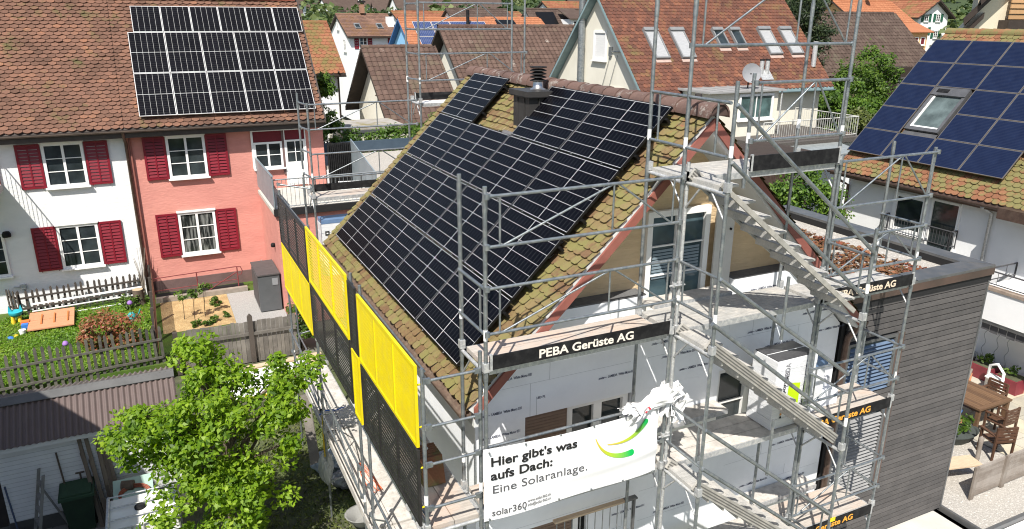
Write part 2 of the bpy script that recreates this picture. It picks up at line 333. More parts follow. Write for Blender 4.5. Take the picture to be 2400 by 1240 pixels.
def board_lines():
    mb=MB(); y=YF-.0015; s=.006
    for z in (.16,-.34,-.85,-2.15,-2.65,-3.2,-3.7):
        for x0,x1 in ((.15,2.6),(2.9,4.2),(4.6,6.8)):
            if z==-.85 or z==-2.15: continue
            mb.face([(x0,y,z),(x1,y,z),(x1,y,z+s*.6),(x0,y,z+s*.6)])
    for x,z0,z1 in ((1.25,-.34,.16),(2.2,.16,.6),(.95,-.85,-.34),(3.3,-.85,-.34),(4.9,-.34,.16),(5.9,-.85,-.34),(1.05,-.85,-.6),(6.1,.16,.4),(3.2,-2.65,-2.15),(5.4,-2.65,-2.15),(2.6,-3.2,-2.75),(6.0,-3.2,-3.0)):
        mb.face([(x,y,z0),(x+s,y,z0),(x+s,y,z1),(x,y,z1)])
    return mb
board_lines().build('board_joints',M('joint_grey',(.42,.44,.47)),ins)
ink=M('print_dark',(.05,.06,.11),(.06,.07,.12),rough=.7)
k=0
for x,z,d in ((1.3,.30,0),(.45,.05,0),(.35,-.22,0),(1.75,.02,0),(2.05,-.52,0),(1.05,-.60,1),(3.1,.18,0),(2.95,-.15,0),(3.15,-.40,0),(3.5,-.68,0),(4.75,.42,0),(4.55,.02,0),(5.5,.20,0),(4.8,-.30,0),(5.95,-.18,0),(5.2,-.62,0),(6.2,.38,0),(6.35,-.55,0),(5.6,-1.25,0),(3.0,-1.2,0),(.2,-.70,0),(.18,-1.05,0),(2.3,-2.35,0),(3.3,-2.48,0),(4.6,-2.35,0),(5.6,-2.55,0),(6.1,-2.3,0),(2.4,-2.95,0),(3.2,-3.15,0),(5.0,-3.2,0),(5.9,-3.35,0)):
    text('.:swiss\u2014  LAMBDA  White Mono 031' if not d else 'LED PL',.058 if not d else .05,(x,YF-.003,z),(1,0,0),(0,0,1),ink,ins,name='board_print',wid=.62 if not d else .14,ext=.0005,bold=.0012)
# windows
wd=window(H,(2.88,-.02,.33),X_,-Y_,1.12,1.50,wfr,glb,nx=2,ny=3,fw=.09,cas=.05,depth=.07)  # blue-grey pane: a bluish reflection is put into its colour
mb=MB(); mb.box(4.06,4.40,-.16,-.13,.36,1.86); mb.tube((4.33,-.165,1.45),(4.33,-.18,1.45),.02,m=1); mb.build('shutter_panel',[M('panel_grey_white',(.58,.57,.54),(.52,.51,.48)),black],wd)
slat=MB()
for q in range(9):
    zz=.80+q*.05; slat.par((3.02,-.05,zz),(.38,0,0),(0,0,.036),(0,.003,.0)); slat.par((3.50,-.05,zz),(.36,0,0),(0,0,.036),(0,.003,.0))
slat.build('venetian_blind',M('blind_blue_grey',(.20,.26,.30),(.17,.22,.26)),wd)
w2=window(H,(1.62,-.06,-2.1),X_,-Y_,1.05,1.22,wfr,gl,nx=2,ny=2,fw=.09,cas=.07,depth=.08)
mb=MB(); mb.box(.90,1.58,-.2,-.16,-2.1,-.86)
for q in range(24): mb.box(.905,1.575,-.206,-.2,-2.1+q*.05,-2.1+q*.05+.04)
mb.build('roller_shutter',blindb,H)
w3=window(H,(4.34,-.06,-2.2),X_,-Y_,.74,1.32,wfr,gl,nx=1,ny=2,fw=.10,depth=.08)
mb=MB(); mb.box(5.09,5.20,-.2,-.02,-2.15,-.86); mb.box(5.22,5.36,-.19,-.02,-2.15,-.86,1); mb.build('window_reveal',[wfr,plaster_tan],w3)
mb=MB(); mb.box(.92,1.72,-.2,-.16,-5.0,-2.73)
for q in range(30): mb.box(.925,1.715,-.206,-.2,-4.4+q*.055,-4.4+q*.055+.044)
mb.build('roller_shutter',blindb,H)
mb=MB(); mb.box(1.74,1.84,-.2,-.02,-5.0,-2.73,0); mb.box(1.845,1.945,-.21,-.02,-5.0,-2.73,1); mb.build('window_reveal',[wfr,black],H)
# roof
ZR=3.27; VD,VE=-.62,7.70
mb=MB()
th=.17
for s in (1,-1):
    def q(x): return 3.45+s*(x-3.45)
    pr=[(q(-.10),VD+.03,-.33),(q(3.45),VD+.03,3.225),(q(3.45),VD+.03,3.225-th*1.42),(q(-.10+th*.7),VD+.03,-.33-th*.72)]
    mb.prism(pr,(0,VE-VD-.06,0))
R=mb.build('roof',soff,H)
Ld=5.04
tiles('roof_tiles',mainT,(-.12,VE,-.345),-Y_,(CA,0,SA),VE-VD,Ld,.175,.138,'hex',R,jit=.010,lift=.042,thick=.034)
tiles('roof_tiles',mainT,(7.02,VD,-.345),Y_,(-CA,0,SA),VE-VD,Ld,.20,.165,'hex',R,jit=.006,lift=.034)
ridge('',ridgem,(3.45,VD-.10,3.22),Y_,VE-VD+.1,.16,R,cap=1).build('ridge_tiles',[ridgem,M('ridge_end',(.075,.045,.038))],R)
for s in (1,-1):
    mb=MB()
    def q(x): return 3.45+s*(x-3.45)
    a=V(q(-.04),VD-.03,-.30); b=V(q(3.44),VD-.03,3.18); dn=V(0,0,-.16)
    mb.par(a,b-a,dn,(0,.035,0)); mb.build('barge_board',barge,R)
for s in (1,-1):
    mb=MB(); cx=3.45-s*3.60; n=8; prof=[(cx+.085*math.cos(math.pi+math.pi*k/n),-.38+.085*math.sin(math.pi+math.pi*k/n)) for k in range(n+1)]
    vs=[(x,VD+.02,z) for x,z in prof]+[(x,VE-.02,z) for x,z in prof]; mb.grid(vs,[(k,k+1,n+2+k,n+1+k) for k in range(n)],0)
    pi=[(cx+.078*math.cos(math.pi+math.pi*k/n),-.378+.078*math.sin(math.pi+math.pi*k/n)) for k in range(n+1)]
    mb.grid([(x,VD+.02,z) for x,z in pi]+[(x,VE-.02,z) for x,z in pi],[(k,n+1+k,n+2+k,k+1) for k in range(n)],0)
    for y in (VD+.02,VE-.02): mb.face([(x,y,z) for x,z in prof],0)
    mb.build('gutter',gutm,R)
mb=MB(); mb.box(-.02,.10,VD+.05,VE-.05,-.62,-.46); mb.build('eaves_beam',soff,R)
# chimney
mb=MB(); mb.box(2.72,3.34,3.36,3.98,1.8,3.10)
for y in (3.34,): 
    for x in (2.9,3.17): mb.box(x,x+.015,y-.012,y+.02,2.1,3.08)
for y in (3.52,3.79): mb.box(2.705,2.72,y,y+.015,2.1,3.08)
CH=mb.build('chimney',dkm,R)
mb=MB(); mb.box(2.66,3.42,3.29,4.06,3.101,3.115,1); mb.box(2.66,3.42,3.29,4.06,3.115,3.205); mb.build('chimney_cap',[dkm,black],CH)
mb=MB(); mb.lathe((3.08,3.72,3.206),[(.15,0),(.095,.03),(.09,.15)],20); mb.build('flue_pipe',M('steel_bright',(.6,.6,.6),(.5,.5,.5),rough=.3,metal=.9),CH)
mb=MB()
for q in range(4): mb.lathe((3.08,3.72,3.34+q*.058),[(.08,0),(.15,.012),(.15,.022),(.08,.05)],20)
mb.lathe((3.08,3.72,3.578),[(.08,0),(.155,.005),(.155,.02),(.0,.03)],20); mb.build('flue_cowl',black,CH)
mb=MB(); mb.par((2.40,3.2,2.225),(.30*CA,0,.30*SA),(0,.9,0),(-.03,0,.03)); mb.build('flashing',M('lead_grey',(.10,.10,.105),(.15,.145,.145),scale=12,rough=.6),CH)
mb=MB(); mb.lathe((3.62,-.05,3.1),[(.05,0),(.05,.34)],12); mb.lathe((3.62,-.05,3.26),[(.085,0),(.085,.1),(.05,.11)],14); mb.build('vent_pipe',M('vent_brown',(.05,.042,.04)),R)
mb=MB(); mb.path([(7.0,-.5,-.45),(7.0,-.46,-.58),(6.97,-.38,-.72),(6.99,-.34,-.9),(6.99,-.34,-5.3)],.055,10); mb.build('downpipe',brown,H)
# ---------------- the fifteen black panels ----------------
PW,PH=1.722,1.134
gm=MP('black_cells',PW,PH,0,6,(.002,.002,.0032),(.42,.42,.43),.0062,mid=0,fine=(0,18),finemix=.10,border=.014)
fblk=M('frame_black',(.012,.012,.013),(.016,.016,.016),rough=.35,metal=.5)
cols_=['front end','second from the front end','third from the front end','far end']; rows_=['bottom','second','third','top']
RT=V(CA,0,SA)
for r_ in range(4):
    for c_ in range(4):
        if r_==3 and c_==2: continue
        O=RT*(r_*1.154)+Y_*(c_*1.742+PW)
        lab='black half cell solar panel, %s row above the yellow barriers, %s'%(rows_[r_],cols_[c_])
        panel('main',gm,fblk,frame4(O,-Y_,RT),PW,PH,lab,'black solar panels on the mossy roof')
rl=thing('mounting_rail','black mounting rails with clamps between mossy tiles and solar panels','rail',(1.6,3.5,1.4))
NN=V(-SA,0,CA)
for r_ in range(4):
    for f_ in (.22,.80):
        y1=6.98 if r_<3 else 6.98
        a=RT*((r_+f_)*1.154)+V(0,-.05,0)-NN*.085
        mb=MB(); mb.par(a,(0,(3.50 if r_==3 else 7.03),0),RT*.04,NN*.082); mb.build('rail',fblk,rl)
        if r_==3: mb=MB(); mb.par(a+Y_*5.2,(0,1.83,0),RT*.04,NN*.082); mb.build('rail',fblk,rl)
for r_ in range(5):
    for c_ in range(4):
        if r_==4 and c_==2: continue
        for f_ in (.25,.75):
            mb=MB(); p=RT*(r_*1.154-.012)+Y_*(c_*1.742+f_*1.722); mb.par(p-NN*.01,Y_*.05,RT*.018,NN*.052); mb.tube(p+Y_*.025+NN*.04,p+Y_*.025+NN*.05,.008,6,1); mb.build('clamp',[fblk,galvl],rl)
# ---------------- scaffolding ----------------
def std(root,x,y,z0,z1,mat=galv,joints=(),lean=0,tag_=True):
    mb=MB(); mb.tube((x,y,z0),(x+lean,y,z1),.0242,10)
    for z in joints:
        if z0<z<z1: mb.tube((x+lean*(z-z0)/(z1-z0),y,z-.09),(x+lean*(z-z0)/(z1-z0),y,z+.09),.0285,10); 
    o=mb.build('standard',mat,root)
    st=[z for z in joints if z0<z+.6<z1]
    if st and tag_:
        m2=MB()
        for z in st[-2:]: m2.tube((x+lean*(z+.5-z0)/(z1-z0),y,z+.42),(x+lean*(z+.55-z0)/(z1-z0),y,z+.55),.0256,10)
        m2.build('paper_label',white,o)
    return o
def ledger(root,p,q,r=.0205,name='guard_rail',mat=galv,wedge=True):
    mb=MB(); mb.tube(p,q,r,8); p,q=Vector(p),Vector(q); d=(q-p).normalized()
    if wedge:
        for e,s in ((p,1),(q,-1)): mb.tube(e-d*.0+Z_*.035,e-Z_*.035,.018,6); mb.par(e+d*s*.01-Z_*.03+d.cross(Z_)*-.02,d*s*.06,Z_*.06,d.cross(Z_)*.04)
    return mb.build(name,mat,root)
def gframe(root,x0,x1,y,zt,zb,axis='x',diag=1,name='guard_frame'):
    mb=MB()
    def P(a,z): return V(a,y,z) if axis=='x' else V(y,a,z)
    mb.tube(P(x0,zt),P(x1,zt),.0195,8); mb.tube(P(x0,zb),P(x1,zb),.0195,8)
    m=(x0+x1)/2; L=x1-x0
    for a in (x0+L*.06,m+L*.12,x1-L*.05): mb.tube(P(a,zt),P(a,zb),.0125,7)
    if diag: mb.tube(P(x0+L*.07,zb),P(m+L*.12,zt),.0125,7); mb.tube(P(m+L*.14,zt),P(x1-L*.05,zb),.0125,7)
    for a in (x0,x1):
        for z in (zt,zb): mb.tube(P(a,z-.03),P(a,z+.03),.032,8)
    return mb.build(name,galv,root)
def transom(root,p,q,br=True,mat=galvl):
    p,q=Vector(p),Vector(q); d=(q-p).normalized(); mb=MB(); mb.tube(p,q,.0245,9)
    if br:
        for e,s in ((p,1),(q,-1)): mb.tube(e+d*s*.02-Z_*.30,e+d*s*.26-Z_*.02,.013,6)
    for e in (p,q): mb.par(e-V(.035,.035,-.03),(.07,0,0),(0,.07,0),(0,0,.11))
    return mb.build('transom',mat,root)
def clampc(root,x,y,z,dx=.07):
    mb=MB(); mb.tube((x,y,z-.03),(x,y,z+.03),.036,10); mb.tube((x+dx,y,z-.03),(x+dx,y,z+.03),.036,10); mb.tube((x-.03,y-.045,z),(x+dx+.05,y-.05,z),.012,6); mb.tube((x-.06,y-.03,z),(x-.1,y-.03,z),.014,6)
    return mb.build('swivel_coupler',galvl,root)
S1=thing('scaffold','galvanised front scaffold with a stair tower before the tan gable','scaffold',(2.4,-1.2,-5.4))
YI,YO,YC=-.645,-1.375,-2.10
J=(-3.45,-1.45,.55,2.55,4.55)
XA,XB,XC,XD=-.20,2.40,4.97,6.93
for x,y,z1 in ((XA,YI,2.74),(XA,YO,2.74),(XB,YI,6.8),(XB,YO,6.8),(XC-.03,YI,6.9),(XC,YO,6.9),(XD+.05,YI,2.66),(XD,YO,2.68),(XB+.07,YO,2.80),(XC+.07,YO,2.70),(XB+.06,YC,3.80),(XC+.05,YC,1.86),(3.36,YO,3.81)):
    std(S1,x,y,-5.4 if x!=3.36 else 2.40,z1,galvl if x==XB+.07 else galv,J)
std(S1,XA-.05,YO+.05,-5.4,.83,galv,(-3.45,-1.45))
tg=MB(); tg.box(XC+.02,XC+.12,YC-.035,YC-.03,-2.62,-2.55); tg.build('yellow_tag',M('tag_yellow',(.8,.6,.02)),S1)
for z in (-4.6,-2.6,-.9,1.25,): clampc(S1,XB,YO,z)
for z in (-3.0,-.9,1.1): clampc(S1,XC,YO,z)
clampc(S1,XD,YI,1.2,.06)
for z in (-3.45,-1.45,.55):
    for x in (XA,XB,XC,XD): transom(S1,(x,YI,z),(x,YO,z))
    for x in (XB+.06,XC+.05): transom(S1,(x,YO,z),(x,YC,z))
for x in (XB+.03,XC): transom(S1,(x,YI,2.55),(x,YO,2.55))
transom(S1,(XB+.06,YO,2.55),(XB+.06,YC,2.55))
gframe(S1,XA,XB-.03,YO-.05,2.64,2.08); gframe(S1,XA,XB-.03,YO-.05,1.60,1.06); gframe(S1,XA,XB-.03,YO+.01,-.42,-.98,diag=0)
gframe(S1,XC,XD,YO-.05,2.62,1.98); gframe(S1,XC,XD,YO-.05,1.52,1.0,diag=1); gframe(S1,XC,XD,YO-.05,-.45,-1.0); gframe(S1,XC,XD,YO-.05,-2.45,-3.0)
gframe(S1,XB,XC,YO+.02,5.0,4.14)
gframe(S1,3.36,XC-.03,YO-.05,3.70,3.00)
for x,y0,y1,zs in ((XA-.02,YI,YO,(1.60,1.06)),(XD+.0,YI,YO,(1.52,1.0,-.45,-1.0,-2.45,-3.0)),(XB,YI,YC,(3.57,2.98)),(XB+.06,YO,YC,(1.55,1.02,-.45,-1.0)),(XC,YO,YC,(1.5,1.0,-.5,-1.0,-2.5,-3.0))):
    for a,b in zip(zs[::2],zs[1::2]):
        mb=MB(); mb.tube((x,y0,a),(x,y1,a),.0195,8); mb.tube((x,y0,b),(x,y1,b),.0195,8)
        for f in (.12,.86): mb.tube((x,y0+(y1-y0)*f,a),(x,y0+(y1-y0)*f,b),.014,7)
        mb.build('end_rail',galv,S1)
# stair handrails, outer side of the tower
for p,q in (((XB+.06,YC-.03,3.55),(XC+.03,YC-.03,1.55)),((XB+.06,YC-.03,2.92),(XC-.05,YC-.03,.95)),((XB+.06,YC-.03,1.55),(XC-.1,YC-.03,-.18)),((XB,YC-.03,1.0),(XC-.1,YC-.03,-.93)),((XB+.06,YC-.03,-.45),(XC-.02,YC-.03,-2.45)),((XB+.06,YC-.03,-1.0),(XC-.02,YC-.03,-3.0)),((XB+.06,YC-.03,-2.45),(XC-.02,YC-.03,-4.45))):
    ledger(S1,p,q,.026,'handrail',galv,wedge=False)
for x,z in ((3.55,1.0),(3.6,-1.0),(3.6,-3.0)):
    mb=MB(); mb.tube((x,YC-.02,z-.42+.0),(x,YC-.02,z+.42),.02,8); mb.build('handrail_post',galv,S1)
# boards that people walk on, stairs and toe boards are lifted in and out: things of their own
def deck(x0,x1,y0,y1,z,mat,label,n=3,along='x',name='scaffold_deck',group='planked scaffold platforms',th=.06):
    t=thing(name,label,'scaffold platform',((x0+x1)/2,(y0+y1)/2,z-th),group); mb=MB(); g=.012
    for k in range(n):
        if along=='x': a=y0+(y1-y0)*k/n; mb.box(x0,x1,a+g/2,a+(y1-y0)/n-g/2,z-th,z,0,random.random()); 
        else: a=x0+(x1-x0)*k/n; mb.box(a+g/2,a+(x1-x0)/n-g/2,y0,y1,z-th,z,0,random.random())
        if mat is alu:
            for i in range(5):
                aa=a+(y1-y0)/n*(i+.5)/5; mb.box(x0+.02,x1-.02,aa-.006,aa+.006,z,z+.004)
    mb.build('planking',mat,t)
    mb=MB()
    if along=='x':
        for y in (y0,y1): mb.box(x0,x1,y-.012,y+.004,z-th-.02,z-.002)
    else:
        for x in (x0,x1): mb.box(x-.004,x+.012,y0,y1,z-th-.02,z-.002)
    mb.build('edge_profile',galvl,t); return t
deck(XA+.05,XB-.05,YO+.03,YI-.03,.60,deckm,'platform with pinkish boards behind the white lettered toe board')
deck(XB+.05,XC-.05,YO+.03,YI+.02,.60,alu,'aluminium platform below the gable window, stair shadow across it',n=2)
deck(XB+.3,XC-.9,YI+.04,YF-.03,.64,deckg,'narrow pale filler plank beside the upper aluminium platform',n=1)
deck(XC+.05,XD-.05,YO+.03,YI-.03,.60,alu,'platform beside the sedum roof, behind cream lettering',n=2)
deck(XB+.05,XC-.05,YO+.0,YI-.0,2.61,alu,'highest aluminium platform at the head of the stairs',n=2)
deck(XA+.05,XB-.05,YO+.03,YI-.03,-1.40,deckm,'platform behind the white advertising banner')
deck(XB+.05,XC-.05,YO+.0,YI-.05,-1.40,deckg,'grey platform right of the banner, half in shade',n=3)
deck(XB-.3,XC-.75,YI+.03,YF-.03,-1.32,deckg,'narrow plank below the dark door, beside the insulation',n=1)
deck(XC+.05,XD-.05,YO+.03,YI-.03,-1.40,deckm,'pink topped platform behind the upper orange lettering')
deck(XA+.05,XB-.05,YO+.03,YI-.03,-3.40,deckg,'platform below the banner, cut by the photo edge')
deck(XB+.05,XC-.05,YO+.0,YI-.05,-3.40,deckg,'lowest visible grey platform under the second stair',n=3)
deck(XC+.05,XD-.05,YO+.03,YI-.03,-3.40,deckm,'pink and grey platform behind the lowest lettering')
deck(XC-.1,XD-.5,YI+.02,YF-.03,-3.32,deckg,'short loose plank on the lowest right platform',n=1)
def toe(x0,x1,z,label,col,y=YO-.045,hh=.17,tx=None,size=.16,dx=.5,wid=1.1):
    t=thing('toe_board',label,'toe board',((x0+x1)/2,y,z),'black toe boards'); mb=MB(); mb.box(x0,x1,y-.012,y+.012,z,z+hh); mb.build('board',black,t)
    
    for xe in (x0,x1-.03): mb=MB(); mb.box(xe,xe+.03,y-.016,y+.016,z-.01,z+hh+.02); mb.build('end_fitting',galvl,t)
    if tx: text(tx,size,(x0+dx,y-.0145,z+.033),(1,0,0),(0,0,1),col,t,bold=.0035,wid=wid,ext=.0008)
    return t
cream=M('lettering_cream',(.72,.60,.46),(.62,.50,.38),scale=30,rough=.8,lo=.3,hi=.8); crw=M('lettering_white',(.74,.68,.60),(.62,.57,.50),scale=30,rough=.8,lo=.3,hi=.8); org=M('lettering_orange',(.85,.40,.045),(.75,.33,.04),scale=30,rough=.7)
toe(XA+.03,XB-.04,.615,'toe board with large white lettering above the banner',crw,tx='PEBA Ger\u00fcste AG',size=.15,dx=.62,wid=1.32)
toe(XC+.03,XD-.04,.595,'toe board with cream lettering before the sedum roof',cream,tx='PEBA Ger\u00fcste AG',size=.145,dx=.22,wid=1.26)
toe(XC+.03,XD-.04,-1.50,'toe board with orange lettering beside the insulation pack',org,tx='PEBA Ger\u00fcste AG',size=.145,dx=.12,wid=1.28)
toe(XC+.03,XD-.04,-3.52,'lowest toe board with orange lettering',org,tx='PEBA Ger\u00fcste AG',size=.145,dx=.14,wid=1.28)
toe(3.40,XC-.03,2.62,'plain black toe board on the highest platform',None,hh=.19)
alud=M('aluminium_worn',(.40,.39,.36),(.29,.28,.255),scale=7,rough=.6,metal=.25,stain=(.55,.51,.45),stscale=5,stamt=.6); alu2=M('groove_shade',(.13,.125,.115),(.10,.095,.09),rough=.7)
def stair(z,label,x0=XB+.02,x1=XC-.05):
    t=thing('scaffold_stair',label,'stair',((x0+x1)/2,(YO+YC)/2,z-2),'aluminium stair flights in the tower')
    a=V(x0,0,z+.03); b=V(x1,0,z-1.93); d=(b-a)
    for y in (YC+.07,YO-.10):
        mb=MB(); n_=V(-d.z,0,d.x).normalized()
        sh=.14 if y>YC+.1 or z<2 else .06
        mb.par(a+V(0,y,0),d,n_*sh,V(0,.035,0))
        for h in ((.025,.06,.095) if sh>.1 else ()): mb.par(a+V(0,y-.004,0)+n_*h,d,n_*.016,V(0,.004,0),1)  # dark strips paint the shade inside the stringer grooves
        mb.build('stringer',[alud,alu2],t)
    n=9
    for k in range(n):
        f=(k+.6)/n; p=a+d*f; mb=MB(); mb.box(p.x-.13,p.x+.13,YC+.106,YO-.101,p.z+.10,p.z+.13)
        for q in range(4): mb.box(p.x-.12+q*.065,p.x-.10+q*.065,YC+.11,YO-.105,p.z+.13,p.z+.135)
        mb.box(p.x-.13,p.x-.11,YC+.106,YO-.101,p.z+.04,p.z+.0995); mb.build('tread',alu,t)
stair(2.60,'uppermost grooved stair flight crossing the tan gable'); stair(.60,'middle stair flight crossing the insulation boards'); stair(-1.40,'lowest stair flight, cut by the photo edge')
# ---------------- eaves scaffold with yellow and black barriers ----------------
S2=thing('scaffold','eaves scaffold along the gutter carrying yellow and black barriers','scaffold',(-.6,3.4,-5.4))
XO,XN=-.94,-.22
for y,z1 in ((-1.30,.74),(1.33,.86),(1.85,.88),(4.90,.84),(7.97,.86)):
    std(S2,XO,y,-5.4,z1,galv,(-3.45,-1.45))
for y in (1.6,4.9,7.97): std(S2,XN,y,-5.4,-.75,galv,(-3.45,),tag_=False)
for y in (-1.30,1.33,1.85,4.90,7.97):
    for z in (-1.45,-3.45): transom(S2,(XO,y,z),(XN,y,z),br=z<-2)
for z in (.61,.03,-.46,-1.05,-2.45,-2.95): ledger(S2,(XO,-1.36,z),(XN-.05,-1.36,z),.018)
for y0,y1 in ((-1.3,1.33),(1.85,4.9),(4.9,7.97)): gframe(S2,y0,y1,XO-.04,-2.40,-2.92,axis='y'); 
for y0,y1 in ((-1.3,1.33),(1.85,4.9),(4.9,7.97)):
    mb=MB()
    for z in (.70,-.28,-1.28): mb.tube((XO+.03,y0,z),(XO+.03,y1,z),.014,6)
    mb.build('guard_rail',galv,S2)
std(S2,-.42,10.5,-5.4,-2.1,galv,(),tag_=False); ledger(S2,(-.42,10.5,-3.6),(-.42,9.2,-3.6),.02); ledger(S2,(-.42,10.5,-3.6),(.3,10.5,-3.5),.02)
ledger(S2,(XO,4.9,-4.55),(XN,4.9,-4.45),.022,'transom')
deck(XO+.04,XN-.03,-1.25,1.55,-1.40,deckm,'shaded upper eaves platform behind the frontmost barrier',n=2,along='y')
deck(XO+.04,XN-.03,1.62,4.88,-1.40,deckg,'middle upper eaves platform hidden behind black mesh',n=2,along='y')
for i,(y0,y1) in enumerate(((-1.25,1.55),(1.60,4.86),(4.92,7.95))):
    deck(XO+.04,XN-.02,y0,y1,-3.40,deckg,['nearest pale grey platform under the barriers','middle pale grey platform with a blue strap','farthest pale grey platform behind the tree'][i],n=2,along='y',group='lower eaves platforms')
mb=MB()
for y0,y1 in ((-1.25,1.55),(1.60,4.86),(4.92,7.95)): mb.box(XO-.03,XO-.005,y0,y1,-3.40,-3.25)
mb.build('toe_board',deckg,S2)
yel=M('barrier_yellow',(.74,.60,.006),(.68,.53,.006),scale=3,rough=.45,spec=.3,stain=(.55,.43,.05),stscale=5,stamt=.4); blk2=M('barrier_black',(.018,.017,.017),(.03,.028,.027),scale=6,rough=.5)
def barrier(y0,y1,z0,z1,mat,label,x=XO-.055,nb=3,gapf=.78):
    t=thing('barrier_panel',label,'barrier',(x,(y0+y1)/2,z0),'slatted barrier panels along the eaves'); b=.045
    mb=MB(); mb.box(x-.018,x+.018,y0,y1,z0,z0+b); mb.box(x-.018,x+.018,y0,y1,z1-b,z1); 
    for k in range(nb+1):
        yy=y0+(y1-y0-b)*k/nb; mb.box(x-.0175,x+.0175,yy,yy+b,z0+b,z1-b)
    mb.build('panel_frame',mat,t); mb=MB(); n=int((z1-z0-2*b)/.056)
    for k in range(n):
        zz=z0+b+(z1-z0-2*b)*k/n
        for j in range(nb):
            ya=y0+(y1-y0-b)*j/nb+b; yb=y0+(y1-y0-b)*(j+1)/nb
            mb.par((x-.008,ya,zz),(0,yb-ya,0),(.004,0,.056*gapf),(.004,0,-.001))
    mb.build('slats',mat,t)
    mb=MB()
    for yy in (y0+.02,y1-.02):
        for zz in (z0+.25,z1-.25): mb.tube((x+.02,yy,zz),(x+.07,yy,zz),.012,6)
    mb.build('hook',yel,t)
    return t
barrier(4.96,7.92,-.26,.78,blk2,'upper black barrier beside the red house wall',gapf=.7); barrier(4.96,7.92,-1.33,-.29,yel,'yellow barrier below black mesh, farthest from the viewer',gapf=.86)
barrier(1.92,4.85,-.20,.84,yel,'yellow barrier that lets the roof shine through, middle bay',gapf=.55); barrier(1.92,4.85,-1.28,-.24,blk2,'black barrier below the middle yellow one',gapf=.6)
barrier(1.40,1.80,-.24,.80,blk2,'narrow black barrier strip between two poles',nb=1,gapf=.7); barrier(1.40,1.80,-1.38,-.28,yel,'narrow yellow barrier strip between two poles',nb=1)
barrier(-1.24,1.28,-.28,.76,yel,'bright yellow barrier nearest the viewer',gapf=.9); barrier(-1.24,1.28,-1.36,-.32,blk2,'black barrier nearest the viewer, above the pale planks',gapf=.66)
# ---------------- rear scaffold ----------------
S3=thing('scaffold','rear scaffold rising behind the chimney and the far roof edge','scaffold',(2.5,8.6,-5.4))
YB=8.30
for x,y,z1 in ((-.15,YB,2.64),(-.24,YB+.6,2.80),(2.33,YB+.6,5.4),(2.43,YB,5.4),(4.75,YB+.0,5.4),(5.14,YB+.1,5.4)): std(S3,x,y,-5.4,z1,galv,J)
gframe(S3,-.15,2.33,YB,2.60,2.06); gframe(S3,-.15,2.33,YB,1.52,.98)
gframe(S3,2.43,4.75,YB,4.72,4.15); gframe(S3,2.43,5.14,YB,3.62,3.03)
for z in (2.6,2.06,1.55,1.0): ledger(S3,(-.15,YB,z),(-.24,YB+.6,z),.02)
for z in (4.7,4.15,3.62,3.05): ledger(S3,(2.43,YB,z),(2.33,YB+.6,z),.02)
for x in (-.15,2.43): transom(S3,(x,YB,.50),(x,YB+.6,.50))
for x in (2.43,4.75): transom(S3,(x,YB,2.50),(x,YB+.6,2.50))
deck(-.1,2.4,YB+.02,YB+.6,.53,deckm,'rear platform with pinkish boards before the red house',n=2); deck(2.48,5.1,YB+.02,YB+.6,2.52,white,'white topped rear platform left of the far panel',n=2)
def ptoe(x0,x1,y,z,hh,label): 
    t=thing('toe_board',label,'toe board',((x0+x1)/2,y,z),'black toe boards'); mb=MB(); mb.box(x0,x1,y-.012,y+.012,z,z+hh); mb.build('board',black,t)
    
    for xe in (x0,x1-.03): mb=MB(); mb.box(xe,xe+.03,y-.016,y+.016,z-.01,z+hh+.02); mb.build('end_fitting',galvl,t)
ptoe(2.5,5.1,YB+.63,2.53,.17,'black toe board on the rear platform before brown roofs'); ptoe(-.1,2.4,YB+.63,.54,.17,'black toe board on the rear platform near the balcony')
ledger(S3,(-.85,YB+.5,.82),(-.15,YB,.74),.02)
# ---------------- banner, plastic bags, insulation packs ----------------
B=thing('banner','white advertising banner with black and grey words and a green swoosh','banner',(1.1,-1.42,-1.5))
mb=MB(); nx,nz=80,36; x0,x1=-.26,2.26; yb=YO-.05
def by(u,v):
    s=.012*math.sin(u*9+v*4)+.02*math.sin(u*3.1)*v*(1-v)*2+.035*math.exp(-((v-.28-.1*u)/.10)**2)*u
    return yb-.035-s*.9+.03*(abs(u-.5)*2)**6
def bz(u,v): 
    t=-.40-.025*u-.02*math.sin(math.pi*u); b=-1.40+.03*u
    return b+(t-b)*v
vs=[(x0+(x1-x0)*i/nx,by(i/nx,j/nz),bz(i/nx,j/nz)) for j in range(nz+1) for i in range(nx+1)]
fs=[(j*(nx+1)+i,j*(nx+1)+i+1,(j+1)*(nx+1)+i+1,(j+1)*(nx+1)+i) for j in range(nz) for i in range(nx)]
mb.grid(vs,fs,0,.5,True); mb.build('banner_sheet',M('banner_vinyl',(.80,.80,.81),(.78,.78,.79),scale=1,rough=.38),B)
ib=M('banner_black',(.012,.012,.012)); ig=M('banner_grey',(.09,.09,.095))
yt=yb-.085
def conform(o):
    me=o.data; n=len(me.vertices); co=np.empty(n*3); me.vertices.foreach_get('co',co); co=co.reshape(-1,3); L=wloc(o)
    for k in range(n):
        X,Z=co[k,0]+L.x,co[k,2]+L.z; u=(X-x0)/(x1-x0); t=-.40-.025*u-.02*math.sin(math.pi*u); b=-1.40+.03*u; v=(Z-b)/(t-b)
        co[k,1]=by(u,v)-.011-L.y
    me.vertices.foreach_set('co',co.ravel()); me.update(); return o
def bt(s,size,x,z,m,b,wd): conform(text(s,size,(x,yt,z),(1,0,-.012),(0.0,0,1),m,B,bold=b,wid=wd,ext=0))
bt("Hier gibt's was",.165,-.18,-.64,ib,.0042,1.16); bt('aufs Dach:',.165,-.18,-.825,ib,.0042,.83); bt('Eine Solaranlage.',.155,-.17,-1.01,ig,.0004,1.30)
